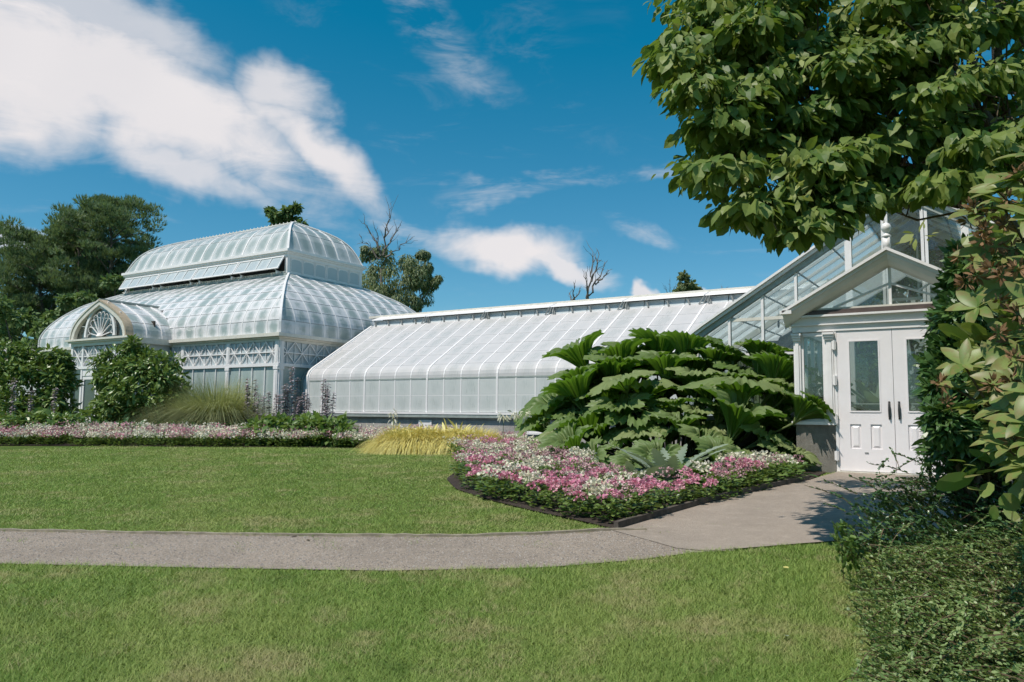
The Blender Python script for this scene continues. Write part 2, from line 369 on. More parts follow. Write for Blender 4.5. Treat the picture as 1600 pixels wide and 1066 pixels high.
# ================================================================== SETTING: ground, path
def sheet(name, A, Bp, mat, off, m=10):
    "strip of ground between two edge polylines, following the slope"
    A = np.asarray(A, float); Bp = np.asarray(Bp, float); k = len(A); v = []
    for i in range(k):
        for j in range(m+1):
            p = A[i]+(Bp[i]-A[i])*j/m; v.append((p[0], p[1], float(g(p[1]))+off))
    f = [(i*(m+1)+j, (i+1)*(m+1)+j, (i+1)*(m+1)+j+1, i*(m+1)+j+1) for i in range(k-1) for j in range(m)]
    me = npmesh(name, v, f); 
    import bmesh as _b
    bm = _b.new(); bm.from_mesh(me); _b.ops.recalc_face_normals(bm, faces=bm.faces)
    if sum(fc.normal.z for fc in bm.faces) < 0: _b.ops.reverse_faces(bm, faces=bm.faces)
    bm.to_mesh(me); bm.free()
    return setting(link(name, me, mat))
def resample(P, k):
    P = np.asarray(P, float); d = np.r_[0, np.cumsum(np.linalg.norm(np.diff(P[:,:2], axis=0), axis=1))]; t = np.linspace(0, d[-1], k)
    return np.stack([np.interp(t, d, P[:,i]) for i in range(P.shape[1])], 1)
def lawn_mat():
    m, t, p, o = mat_new('lawn_ground'); tc = t.new('ShaderNodeTexCoord'); V = tc.outputs['Object']
    n = t.noise(V, .9, 6, .6); n2 = t.noise(V, 7, 5, .65); n3 = t.noise(V, 90, 3, .6)
    a = t.mixc(t.ramp(n.outputs[0], .35, .68), (.07,.12,.022), (.12,.155,.04))
    a = t.mixc(t.m('MULTIPLY', t.ramp(n2.outputs[0], .5, .72), .55), a, (.22,.20,.08))
    a = t.mixc(t.m('MULTIPLY', t.ramp(n3.outputs[0], .4, .7), .5), a, (.04,.07,.014))
    t.l.new(a, p.inputs['Base Color']); p.inputs['Roughness'].default_value = .95; p.inputs['Specular IOR Level'].default_value = .1
    b = t.new('ShaderNodeBump'); b.inputs['Strength'].default_value = .6; b.inputs['Distance'].default_value = .03; t.l.new(n3.outputs[0], b.inputs['Height']); t.l.new(b.outputs[0], p.inputs['Normal'])
    return m
def gravel_mat(name, c, fine=130., contrast=.5):
    m, t, p, o = mat_new(name); tc = t.new('ShaderNodeTexCoord'); V = tc.outputs['Object']
    vo = t.new('ShaderNodeTexVoronoi'); vo.inputs['Scale'].default_value = fine; t.l.new(V, vo.inputs['Vector'])
    n = t.noise(V, 1.1, 6, .65); n2 = t.noise(V, 42, 5, .7); n5 = t.noise(V, 6, 4, .6)
    sp = t.new('ShaderNodeSeparateColor'); t.l.new(vo.outputs['Color'], sp.inputs[0])
    a = t.mixc(sp.outputs[0], [x*(1-contrast) for x in c], [min(1,x*(1+contrast*.7)) for x in c])
    a = t.mixc(t.m('MULTIPLY', t.ramp(n.outputs[0], .38, .7), .45), a, [x*.6 for x in c])
    a = t.mixc(t.m('MULTIPLY', t.ramp(n5.outputs[0], .5, .75), .35), a, [min(1,x*1.4) for x in c])
    a = t.mixc(t.m('MULTIPLY', t.ramp(n2.outputs[0], .55, .75), .4), a, [x*.5 for x in c])
    t.l.new(a, p.inputs['Base Color']); p.inputs['Roughness'].default_value = .95; p.inputs['Specular IOR Level'].default_value = .2
    b = t.new('ShaderNodeBump'); b.inputs['Strength'].default_value = .5; b.inputs['Distance'].default_value = .012; t.l.new(vo.outputs['Distance'], b.inputs['Height']); t.l.new(b.outputs[0], p.inputs['Normal'])
    return m
M['lawn'] = lawn_mat(); M['gravel'] = gravel_mat('gravel', (.325,.27,.218)); M['apron'] = gravel_mat('worn_asphalt', (.37,.31,.255), 210., .30)
M['mulch'] = gravel_mat('dark_mulch', (.055,.042,.035), 60., .5)
M['edging'] = paint('bleached_edging', (.40,.34,.25), .8, .3, 9); M['kerb'] = paint('weathered_timber', (.13,.105,.085), .85, .35, 9)
def build_ground():
    ys = np.r_[-400,-150,-60,-20,-6,np.arange(-3,16,.5),20,30,45,80,150,400,900]; xs = np.r_[-900,-400,-150,-80,np.arange(-50,31,4),50,120,400,900]
    v = [(x, y, float(g(y))) for y in ys for x in xs]; k = len(xs)
    f = [(j*k+i, j*k+i+1, (j+1)*k+i+1, (j+1)*k+i) for j in range(len(ys)-1) for i in range(k-1)]
    setting(link('lawn', npmesh('lawn', v, f), 'lawn'))
build_ground()
G = lambda *pp: [ground(*p) for p in pp]
PATH_FAR = resample([*G((0,832),(240,836.5),(480,840),(720,841),(850,837),(950,831.5),(1010,831))], 60)
PATH_NEAR = resample([*G((0,883),(300,889),(600,894),(850,889),(1000,876.5),(1080,866),(1150,862))], 60)
# the path goes on to the left beyond the picture
def extend(P, L, flip):
    d = P[0]-P[6]; d = d/np.linalg.norm(d[:2]); q = [P[0]+d*s for s in np.linspace(L, .5, 12)]
    return np.vstack([[(a[0], a[1], 0) for a in q], P])
PATH_FAR = extend(PATH_FAR, 14, 0); PATH_NEAR = extend(PATH_NEAR, 14, 0)
sheet('gravel_path', PATH_NEAR, PATH_FAR, 'gravel', .012, 8)
KERB = resample(G((966,829),(1035,808.5),(1100,789.5),(1180,770),(1265,752)), 30)
APN = resample([*G((958,831.5),(1010,846),(1080,866)), *G((1180,858),(1300,848),(1420,846))], 30)
KERB_TOP = resample([*KERB, np.array([-2.62,14.56,0])], 30)
RIGHT_EDGE = np.array([.35, 14.56, 0])
def build_apron():
    far = np.vstack([resample(KERB_TOP, 30)]); near = resample(np.vstack([APN, [(.1, 9.6, 0), (.35, 14.5, 0)]]), 30)
    sheet('door_path', near, far, 'apron', .018, 10)
build_apron()
# edging strip along the far edge of the gravel and the timber kerb of the flower bed
def edging(name, P, w, h, mat, seg_label, cat, z0=-.05, wob=.0):
    mb = MB()
    pts = [(p[0], p[1], float(g(p[1]))+z0) for p in P]; N = []
    for i in range(len(pts)): N.append((0,0,1))
    b = len(mb.v); k = len(pts)
    for i in range(k):
        d = Vector(pts[min(i+1,k-1)])-Vector(pts[max(i-1,0)]); d.z = 0; s = Vector((-d.y, d.x, 0)).normalized(); w0 = random.uniform(-wob, wob)
        for a, c in ((0,0),(1,0),(1,1),(0,1)): mb.v.append(tuple(Vector(pts[i])+s*(a*w)+Vector((0,0,c*(h-z0)+c*w0))))
    for i in range(k-1):
        for j in range(4): mb.f.append((b+4*i+j, b+4*i+(j+1)%4, b+4*i+4+(j+1)%4, b+4*i+4+j))
    mb.f += [(b+3,b+2,b+1,b),(b+4*k-4,b+4*k-3,b+4*k-2,b+4*k-1)]
    return tag(link(name, mb.mesh(name), mat), seg_label, cat)
edging('path_edging', PATH_FAR, .045, .035, 'edging', 'pale bleached edging strip between the mown lawn and the gravel path', 'edging', wob=.006)
edging('bed_kerb', KERB, .055, .085, 'kerb', 'dark weathered timber kerb along the flower bed beside the door path', 'kerb', wob=.004)

# flower bed soil: near bed and the long border in front of the glasshouses
BED_EDGE = resample(G((560,701),(640,703),(700,708),(733,718),(722,732),(697,750),(712,766),(760,782),(830,800),(900,815),(962,830)), 60)
BORDER_EDGE = resample([*G((-60,697),(0,697),(300,699),(480,700),(560,701))], 20)
BED_POLY = [*[(p[0],p[1]) for p in BED_EDGE], *[(p[0],p[1]) for p in KERB], (-2.75,14.5), (-3.4,14.6), (-3.4,17.0), (-6.6,17.1), (-6.6,20.9), (-14.5,20.9)]
back1 = resample([(-14.5,20.8,0),(-10,20.8,0),(-7,20.8,0),(-6.5,17.2,0),(-5.5,17.1,0),(-3.5,17.1,0),(-3.5,14.7,0),(-2.75,14.5,0),*KERB[::-1][::6]], 60)
sheet('bed_soil', BED_EDGE, back1, 'mulch', .022, 14)
sheet('border_soil', BORDER_EDGE, resample([(-33,19.0,0),(-30,17.9,0),(-24,20.0,0),(-14.5,20.8,0)], 20), 'mulch', .02, 8)

# ================================================================== glasshouse helpers
class Panes:
    "collects panes of one building; the 280 that show largest become parts of their own, the rest one part"
    def __init__(s, root): s.root = root; s.L = []
    def add(s, left, right, mat, name='pane', parent=None, t=.008, shrink=.012):
        L = np.asarray(left, float); R = np.asarray(right, float); k = len(L)
        wdt = np.linalg.norm(R-L, axis=1)
        if wdt.max() < .05: return
        e = (R-L)/np.maximum(wdt[:,None], 1e-6); sh = np.minimum(shrink, wdt*.2)[:,None]; L2 = L+e*sh; R2 = R-e*sh
        c = (L2+R2).mean(0)/2; ctr = np.vstack([L2,R2]).mean(0)
        a = np.linalg.norm(np.cross(R2[0]-L2[0], L2[-1]-L2[0]))+np.linalg.norm(np.cross(R2[-1]-R2[0], R2[-1]-L2[-1])); d2 = ((ctr-[0,0,EYE])**2).sum()
        s.L.append((a/d2, L2, R2, mat, name, parent, t))
    @staticmethod
    def geo(L, R, t):
        k = len(L); n = np.cross(R[0]-L[0]+(R[-1]-L[-1]), L[-1]-L[0]); n = n/max(np.linalg.norm(n), 1e-9)
        v = np.empty((2*k*2,3)); v[0:2*k:2] = L; v[1:2*k:2] = R; v[2*k::2] = L-n*t; v[2*k+1::2] = R-n*t
        f = []; uv = np.empty((4*k,2)); tt = np.linspace(0,1,k)
        for o in (0, 2*k): uv[o:o+2*k:2] = np.stack([np.zeros(k),tt],1); uv[o+1:o+2*k:2] = np.stack([np.ones(k),tt],1)
        for i in range(k-1):
            a = 2*i; f.append((a,a+1,a+3,a+2)); b = 2*k+a; f.append((b,b+2,b+3,b+1)); f.append((a,a+2,b+2,b)); f.append((a+1,b+1,b+3,a+3))
        f.append((0,2*k,2*k+1,1)); f.append((2*k-2,2*k-1,4*k-1,4*k-2)); return v, f, uv
    @staticmethod
    def make(name, v, f, uv, rnd, mat):
        m = npmesh(name, v, f, rnd, False); u = m.uv_layers.new(name='UVMap'); vi = np.empty(len(m.loops), np.int32); m.loops.foreach_get('vertex_index', vi)
        u.data.foreach_set('uv', uv[vi].astype(np.float32).ravel()); m.materials.append(M[mat]); return m
    def finish(s, keep=280):
        s.L.sort(key=lambda q: -q[0]); rest = {}
        for i, (a, L, R, mat, name, parent, t) in enumerate(s.L):
            v, f, uv = s.geo(L, R, t)
            if i < keep:
                me = s.make(name, v, f, uv, np.zeros(len(v)), mat); link(name, me, None, parent or s.root)
            else: rest.setdefault(mat, []).append((v, f, uv))
        first = True
        for mat, Q in rest.items():
            V, F, UVs, R, o = [], [], [], [], 0
            for v, f, uv in Q: V.append(v); F.append(np.asarray(f)+o); UVs.append(uv); R.append(np.full(len(v), rng.random())); o += len(v)
            ob = link('small_panes', s.make('small_panes', np.vstack(V), np.vstack(F), np.vstack(UVs), np.concatenate(R), mat), None, s.root); stuff(ob)
def prof_pts(prof, s0, s1, k):
    P = np.asarray(prof, float); d = np.r_[0, np.cumsum(np.linalg.norm(np.diff(P, axis=0), axis=1))]
    t = np.linspace(s0, s1, k)*d[-1]; return np.stack([np.interp(t, d, P[:,0]), np.interp(t, d, P[:,1])], 1)
def smooth_prof(P, it=2):
    P = np.asarray(P, float)
    for _ in range(it):
        Q = [P[0]]
        for a, b in zip(P[:-1], P[1:]): Q += [a*.75+b*.25, a*.25+b*.75]
        P = np.array(Q+[P[-1]])
    return P
def prof_n(P):
    "outward normals (towards -first coordinate / +z) of a profile (d,z)"
    d = np.gradient(P, axis=0); n = np.stack([-d[:,1], d[:,0]], 1); return n/np.linalg.norm(n, axis=1, keepdims=True)
GZ = .58   # terrace level
PITCH_W = .7185

# ================================================================== WING
def build_wing():
    root = thing('greenhouse_wing', 'long low whitewashed greenhouse wing with curved eaves on a concrete base', 'greenhouse', (-14.5, 25, GZ))
    N0, U0 = 21.0, -22.6; n_cols = 27
    cac_u = lambda z: -6.25+(z-3.27)/.62 if z > 3.27 else -6.42
    SILL, EAVE, RIDGE = 1.60, 2.74, 5.60
    prof = [(0,EAVE),(0,2.88),(.05,3.04),(.17,3.175),(.33,3.275)]; prof = np.vstack([smooth_prof(prof, 2), [(3.46,5.17)]])
    pn = Panes(root)
    full = np.vstack([[(0,SILL)], prof]); nn = prof_n(full)
    # concrete base with recessed vents
    part('base_wall', MB().box(-23.2,-6.45,21.03,21.4,.2,1.36), 'concrete', root)
    part('coping', MB().box(-23.22,-6.44,20.99,21.42,1.362,1.42), 'concrete', root)
    part('sill_gutter', MB().box(-23.2,-6.44,20.90,21.3,1.422,1.47).box(-23.2,-6.44,20.95,21.3,1.472,1.53), 'sill', root)
    part('sill_board', MB().box(-22.68,-6.44,20.93,21.25,1.532,1.60), 'white', root)
    for u in (-16.9, -12.55, -9.35, -7.6):
        fr = part('vent_frame', MB().box(u-.28,u+.28,20.985,21.029,.93,.99).box(u-.28,u+.28,20.985,21.029,1.27,1.33).box(u-.28,u-.22,20.987,21.029,.99,1.27).box(u+.22,u+.28,20.987,21.029,.99,1.27), 'white', root)
        part('vent_panel', MB().box(u-.22,u+.22,21.0,21.029,.99,1.27), 'white', fr)
    # vertical panes: two rows; curved eave row; five rows of roof
    lines = [prof_pts(full,0,0,1)]
    arc = np.r_[0, np.cumsum(np.linalg.norm(np.diff(full, axis=0), axis=1))]; T = arc[-1]
    z_at = lambda z: np.interp(z, full[:,1], arc)/T
    s_mid, s_eave, s_curve = z_at(2.165), z_at(EAVE), z_at(3.24)
    rows = [(0,s_mid,'pane_wall',2),(s_mid,s_eave,'pane_wall',2),(s_eave,s_curve,'pane_wing',6)]
    for i in range(5): rows.append((s_curve+(1-s_curve)*i/5, s_curve+(1-s_curve)*(i+1)/5, 'pane_wing', 2))
    for r, (a, b, mt, k) in enumerate(rows):
        q = prof_pts(full, a+.0016, b-.0016, k)
        for i in range(n_cols):
            ua, ub = U0+PITCH_W*i, U0+PITCH_W*(i+1); ub2 = min(ub, cac_u(q[:,1].mean())+.1)
            if ua > cac_u(q[0,1]): continue
            pn.add([(ua, N0+d, z) for d, z in q], [(ub2, N0+d, z) for d, z in q], mt)
    # glazing bars, every fourth one a heavy rib
    base = {}
    for i in range(n_cols+1):
        u = U0+PITCH_W*i; big = (i % 4 == 0)
        keep = [j for j in range(len(full)) if True]
        P = prof_pts(full, 0, 1, 40); ok = [j for j in range(40) if u < cac_u(P[j,1])]
        P = P[ok]
        if len(P) < 3: continue
        key = (big, len(P), round(P[0,1],2))
        if key not in base:
            n2 = prof_n(P); w, h = (.075,.016) if big else (.048,.010)
            base[key] = MB().sweep([(0, N0+d-n[0]*.02, z-n[1]*.02) for (d, z), n in zip(P, n2)], (1,0,0), w, h+.02, [(0,n[0],n[1]) for n in n2]).mesh('rib')
        link('heavy_rib' if big else 'glazing_bar', base[key], 'white', root, (u,0,0))
    # joints between the rows of glass
    for r, (a, b, mt, k) in enumerate(rows[1:]):
        d, z = prof_pts(full, a, a, 1)[0]; n = prof_n(prof_pts(full, max(a-.01,0), min(a+.01,1), 3))[1]
        eave = (r == 1)
        part('eave_strip' if eave else 'purlin', MB().bar((U0,N0+d-n[0]*.012,z-n[1]*.012),(cac_u(z),N0+d-n[0]*.012,z-n[1]*.012),.05 if eave else .035,.045 if eave else .02,(0,n[0],n[1])), 'sill' if eave else 'steel' if r>1 else 'white', root)
    # ridge with raised ventilators: upright lights along the vent curb, sash above
    vt = N0+3.46
    part('vent_curb', MB().box(U0,-3.3,vt,vt+.05,5.12,5.20), 'white', root)
    for i in range(n_cols-1):
        ua, ub = U0+PITCH_W*i, U0+PITCH_W*(i+1)
        pn.add([(ua,vt+.03,5.20),(ua,vt+.10,5.42)], [(ub,vt+.03,5.20),(ub,vt+.10,5.42)], 'pane_blank', 'vent_light')
        part('vent_stay', MB().bar((ua+.10,vt-.0,5.41),(ua+.19,vt-.03,5.18),.05,.035,(0,-1,0)), 'steel', root)
        if i % 4 == 0 and i > 0:
            for k in range(3):
                part('vent_arm', MB().bar((ua-.22+.16*k,vt-.04,5.17),(ua-.02+.08*k,vt-.05,5.43),.035,.03,(0,-1,0)), 'steel', root)
    for i in range(0, n_cols-1, 4):
        ua = U0+PITCH_W*i; ub = min(ua+PITCH_W*4-.03, -3.4)
        sh = part('vent_sash', MB().poly([(ua,vt-.06,5.43),(ub,vt-.06,5.43),(ub,25.0,5.63),(ua,25.0,5.63)], (0,.012,.035)), 'white', root)
    part('ridge_cap', MB().box(U0-.65,-3.3,24.9,25.1,5.60,5.70), 'trim', root)
    # rear slope and interior shell
    part('rear_roof', MB().poly([(U0,25.02,5.58),(-3.4,25.02,5.58),(-3.4,29.0,2.9),(U0,29.0,2.9)], (0,-.02,-.02)), 'pane_blank', root)
    part('rear_wall', MB().box(U0,-3.4,28.98,29.1,.4,2.9), 'white', root)
    # recessed link between the wing and the palm house, in the lee of its end rib
    P = prof_pts(full, 0, 1, 30)
    n2 = prof_n(P); part('end_rib', MB().sweep([(U0-.06,N0+d-n[0]*.02,z-n[1]*.02) for (d,z),n in zip(P,n2)], (1,0,0), .09, .075, [(0,n[0],n[1]) for n in n2]), 'white', root)
    part('link_roof', MB().sweep([(U0-.36,N0+.30+d,z-.16) for (d,z) in P], (1,0,0), .56, .04, [(0,n[0],n[1]) for n in n2]), 'pane_blank', root)
    part('link_flashing', MB().sweep([(-23.2,N0+.26+d,z-.10) for (d,z) in P], (1,0,0), .06, .07, [(0,n[0],n[1]) for n in n2]), 'sill', root)
    part('link_base', MB().box(-23.2,U0,21.3,21.5,.3,1.6), 'concrete', root)
    pn.finish(290)
build_wing()

# ================================================================== PALM HOUSE
def build_palm():
    root = thing('palm_house', 'tall two-tiered palm house with curved hipped glass roofs and arched entrance', 'greenhouse', (-32.02, 25, GZ))
    UR, UL, P0, PB = -23.25, -40.79, 20.07, 29.93; UC = (UR+UL)/2; NC = 25.0
    pn = Panes(root); W_ = .731
    EAVE = 4.53
    low = np.array([(0,EAVE),(0,4.98),(.03,5.16),(.09,5.33),(.2,5.56),(.41,5.89),(.69,6.21),(1.06,6.56),(1.43,6.84),(1.97,7.13),(2.64,7.46)])
    low = np.vstack([low[:1], smooth_prof(low[1:], 2)])
    D1 = 2.64
    # --- walls: base, sill, lower glazing, beam, lattice frieze, cornice
    part('base_wall', MB().box(UL,UR,P0+.02,PB-.02,.3,1.42), 'concrete', root)
    part('base_sill', MB().box(UL-.05,UR+.05,P0-.05,PB+.05,1.421,1.50), 'white', root)
    part('frieze_beam', MB().box(UL-.06,UR+.06,P0-.06,PB+.06,3.28,3.40), 'white', root)
    part('cornice', MB().box(UL-.02,UR+.02,P0-.02,PB+.02,4.235,4.34).box(UL-.10,UR+.10,P0-.10,PB+.10,4.341,4.40).box(UL-.23,UR+.23,P0-.23,PB+.23,4.401,4.53), 'trim', root)
    part('frieze_backing', MB().box(UL+.05,UR-.05,P0+.05,PB-.05,3.40,4.236), 'pane_blank', root)
    part('inner_core', MB().box(UL+.5,UR-.5,P0+.5,PB-.5,1.5,3.3), 'pane_lower', root)
    def face_front(u): return (u, P0)
    nf = 24; ns = 13; wf = (UR-UL)/nf; ws = (PB-P0)/ns
    bar_l = MB().box(-.018,.018,-.03,.02,1.5,3.28).mesh('mullion'); 
    pil_l = MB().box(-.10,.10,-.05,.03,1.5,3.28).box(-.13,.13,-.075,.03,1.5,1.62).box(-.125,.125,-.07,.03,3.16,3.28).box(-.05,.05,-.068,.0,1.62,3.1).mesh('pilaster')
    pil_u = MB().box(-.10,.10,-.045,.05,3.401,4.234).box(-.055,.055,-.06,.0,3.401,4.234).mesh('frieze_pilaster')
    X = MB(); h0, h1 = 3.402, 4.233; hm = (h0+h1)/2
    X.bar((0,0,h0),(wf,0,h1),.032,.028,(0,-1,0)); X2 = X.mesh('lattice_brace')
    Xb = MB().bar((0,0,h1),(wf,0,h0),.032,.028,(0,-1,0)).mesh('lattice_brace')
    Xs = MB().bar((0,0,h0),(0,ws,h1),.032,.028,(1,0,0)).mesh('lattice_brace'); Xs2 = MB().bar((0,0,h1),(0,ws,h0),.032,.028,(1,0,0)).mesh('lattice_brace')
    upr = MB().box(-.011,.011,-.012,.02,h0,h1).mesh('lattice_upright')
    in_portal = lambda u: abs(u-UC) < 2.0
    for i in range(nf+1):
        u = UL+wf*i
        if in_portal(u): continue
        big = (nf-i) % 4 == 0
        if big:
            uu = u+(-.10 if i == nf else .10 if i == 0 else 0)
            link('pilaster', pil_l, 'white', root, (uu,P0,0)); link('frieze_pilaster', pil_u, 'white', root, (uu,P0,0))
        else: link('mullion', bar_l, 'white', root, (u,P0,0)); link('lattice_upright', upr, 'white', root, (u,P0-.0,0))
        if i < nf and not in_portal(u+wf):
            link('lattice_brace', X2, 'white', root, (u,P0-.012,0)); link('lattice_brace', Xb, 'white', root, (u,P0-.020,0)); link('lattice_upright', upr, 'white', root, (u+wf/2,P0+.0,0))
            pn.add([(u,P0+.02,1.5),(u,P0+.02,3.28)],[(u+wf,P0+.02,1.5),(u+wf,P0+.02,3.28)],'pane_lower')
            pn.add([(u,P0+.03,h0),(u,P0+.03,h1)],[(u+wf,P0+.03,h0),(u+wf,P0+.03,h1)],'pane_blank','frieze_pane')
    part('frieze_rail', MB().box(UL,UC-2.02,P0-.035,P0+.02,hm-.02,hm+.02), 'white', root); part('frieze_rail', MB().box(UC+2.02,UR,P0-.035,P0+.02,hm-.02,hm+.02), 'white', root)
    part('frieze_rail', MB().box(UR-.02,UR+.035,P0,PB,hm-.02,hm+.02), 'white', root)
    rot = Matrix.Rotation(math.pi/2, 4, 'Z')
    for i in range(ns+1):
        n = P0+ws*i; big = i % 4 == 0
        for me, nm in (((pil_l,'pilaster'),(pil_u,'frieze_pilaster')) if big else ((bar_l,'mullion'),(upr,'lattice_upright'))):
            o = link(nm, me, 'white', root, (UR, n+(.10 if i == 0 else 0), 0)); o.rotation_euler.z = math.pi/2
        if i < ns:
            link('lattice_brace', Xs, 'white', root, (UR+.012,n,0)); link('lattice_brace', Xs2, 'white', root, (UR+.020,n,0))
            o = link('lattice_upright', upr, 'white', root, (UR,n+ws/2,0)); o.rotation_euler.z = math.pi/2
            pn.add([(UR-.02,n,1.5),(UR-.02,n,3.28)],[(UR-.02,n+ws,1.5),(UR-.02,n+ws,3.28)],'pane_lower')
            pn.add([(UR-.03,n,h0),(UR-.03,n,h1)],[(UR-.03,n+ws,h0),(UR-.03,n+ws,h1)],'pane_blank','frieze_pane')
    # --- a curved hipped tier
    ARCH = smooth_prof([(2.05,0),(2.04,.22),(1.93,.50),(1.64,.80),(1.18,1.08),(.62,1.36),(0,1.60)], 2)     # half width, height above cornice
    arch_w = lambda z: np.interp(z-EAVE, ARCH[:,1], ARCH[:,0], right=-1)
    def tier(prof, ur, ul, pf, pb, rows, mat, nfc, nsc, big_every, portal=False, ribw=.046, rnames=('glazing_bar','heavy_rib')):
        Pf = np.asarray(prof); L = len(rows)-1; wf_, ws_ = (ur-ul)/nfc, (pb-pf)/nsc
        for r in range(L):
            q = prof_pts(Pf, rows[r]+.002, rows[r+1]-.002, 4)
            for i in range(nfc):
                ua, ub = ul+wf_*i, ul+wf_*(i+1); lo = lambda u, d: min(max(u, ul+d), ur-d)
                if portal and abs((ua+ub)/2-UC) < arch_w(q[:,1].mean())-.25: continue
                pn.add([(lo(ua,d), pf+d, z) for d, z in q], [(lo(ub,d), pf+d, z) for d, z in q], mat)
            for i in range(nsc):
                na, nb = pf+ws_*i, pf+ws_*(i+1); lo = lambda n, d: min(max(n, pf+d), pb-d)
                pn.add([(ur-d, lo(na,d), z) for d, z in q], [(ur-d, lo(nb,d), z) for d, z in q], mat)
        # bars: front, right side
        Q = prof_pts(Pf, 0, 1, 30); nq = prof_n(Q); cache = {}
        for i in range(1, nfc):
            u = ul+wf_*i; lim = min(u-ul, ur-u); ok = Q[:,0] <= lim+1e-6; st = 0
            if portal and abs(u-UC) < 2.05: 
                ins = [j for j in range(30) if arch_w(Q[j,1]) > abs(u-UC)+.02]; st = (max(ins)+1) if ins else 0
            idx = [j for j in range(st, 30) if ok[j]]
            if len(idx) < 3: continue
            big = (nfc-i) % big_every == 0; key = (idx[0], idx[-1], big)
            if key not in cache:
                cache[key] = MB().sweep([(0, pf+Q[j,0]-nq[j,0]*.02, Q[j,1]-nq[j,1]*.02) for j in idx], (1,0,0), ribw*(1.7 if big else 1), (.038 if big else .030), [(0,nq[j,0],nq[j,1]) for j in idx]).mesh('bar')
            link(rnames[1] if big else rnames[0], cache[key], 'white', root, (u,0,0))
        cache = {}
        for i in range(1, nsc):
            n = pf+ws_*i; lim = min(n-pf, pb-n); idx = [j for j in range(30) if Q[j,0] <= lim+1e-6]
            if len(idx) < 3: continue
            big = i % big_every == 0; key = (idx[-1], big)
            if key not in cache:
                cache[key] = MB().sweep([(ur-Q[j,0]+nq[j,0]*.02, 0, Q[j,1]-nq[j,1]*.02) for j in idx], (0,1,0), ribw*(1.7 if big else 1), (.038 if big else .030), [(-nq[j,0],0,nq[j,1]) for j in idx]).mesh('bar')
            link(rnames[1] if big else rnames[0], cache[key], 'white', root, (0,n,0))
        # hips
        for cu, cn, su, sn in ((ur,pf,-1,1),(ul,pf,1,1),(ur,pb,-1,-1),(ul,pb,1,-1)):
            part('hip_rib', MB().sweep([(cu+su*d-su*.0, cn+sn*d, z) for d, z in Q], (su,-sn,0), .085, .05, [(-su*.7*max(-a,.0), -sn*.7*max(-a,.0), max(b,.15)) for a, b in nq]), 'white', root, False)
        # horizontal laps
        for r in range(1, L):
            d, z = prof_pts(Pf, rows[r], rows[r], 1)[0]
            wz = arch_w(z) if portal else -1
            if wz > 0:
                part('purlin', MB().box(ul+d,UC-wz,pf+d-.004,pf+d+.014,z-.013,z+.013).box(UC+wz,ur-d,pf+d-.004,pf+d+.014,z-.013,z+.013), 'steel', root)
            else: part('purlin', MB().box(ul+d,ur-d,pf+d-.004,pf+d+.014,z-.013,z+.013), 'steel', root)
            part('purlin', MB().box(ur-d-.014,ur-d+.004,pf+d,pb-d,z-.013,z+.013), 'steel', root)
        # rear and far-end glazing, never in view: one plain shell
        mb = MB(); 
        for a, b in zip(Q[:-1], Q[1:]):
            for quad in ([(ul+a[0],pb-a[0],a[1]),(ur-a[0],pb-a[0],a[1]),(ur-b[0],pb-b[0],b[1]),(ul+b[0],pb-b[0],b[1])],[(ul+a[0],pf+a[0],a[1]),(ul+a[0],pb-a[0],a[1]),(ul+b[0],pb-b[0],b[1]),(ul+b[0],pf+b[0],b[1])]):
                o = len(mb.v); mb.v += quad; mb.f.append((o,o+1,o+2,o+3))
        part('rear_glazing', mb, 'pane_upper', root)
        mb = MB()   # dim backing added so that no daylight shows through the laps
        for a, b in zip(Q[:-1:3], Q[3::3]):
            e = .06
            for quad in ([(ul+a[0]+e,pf+a[0]+e,a[1]-e),(ur-a[0]-e,pf+a[0]+e,a[1]-e),(ur-b[0]-e,pf+b[0]+e,b[1]-e),(ul+b[0]+e,pf+b[0]+e,b[1]-e)],[(ur-a[0]-e,pf+a[0]+e,a[1]-e),(ur-a[0]-e,pb-a[0]-e,a[1]-e),(ur-b[0]-e,pb-b[0]-e,b[1]-e),(ur-b[0]-e,pf+b[0]+e,b[1]-e)]):
                o = len(mb.v); mb.v += quad; mb.f.append((o,o+1,o+2,o+3))
        part('daylight_backing', mb, 'pane_lower', root)
    tier(low, UR, UL, P0, PB, [0,.125,.25,.37,.49,.615,.74,.87,1], 'pane_palm', nf, ns, 100, True)
    # --- clerestory
    cr, cl_, cf, cb = UR-D1-.06, UL+D1+.06, P0+D1+.0, PB-D1
    cr, cl_ = -26.0, -38.04
    part('roof_walk', MB().box(cl_-.14,cr+.14,cf-.14,cb+.14,7.40,7.475), 'sill', root)
    part('clerestory_sill', MB().box(cl_-.03,cr+.03,cf-.03,cb+.03,7.476,7.56), 'white', root)
    part('clerestory_head', MB().box(cl_-.02,cr+.02,cf-.02,cb+.02,8.22,8.36).box(cl_-.08,cr+.08,cf-.08,cb+.08,8.361,8.44).box(cl_-.15,cr+.15,cf-.15,cb+.15,8.441,8.55), 'white', root)
    part('clerestory_shade_fill', MB().box(cl_+.3,cr-.06,cf+.3,cb-.1,7.5,8.3), 'dark', root)  # dark block paints the shade of the open gap behind the sashes
    for k, (u, n) in enumerate(((cr,cf),(cl_,cf),(cr,cb),(cl_,cb))):
        su, sn = (-1 if u == cr else 1), (1 if n == cf else -1)
        part('corner_post', MB().box(min(u,u+su*.16),max(u,u+su*.16),min(n,n+sn*.16),max(n,n+sn*.16),7.56,8.22), 'white', root)
    wc = (cr-cl_)/16
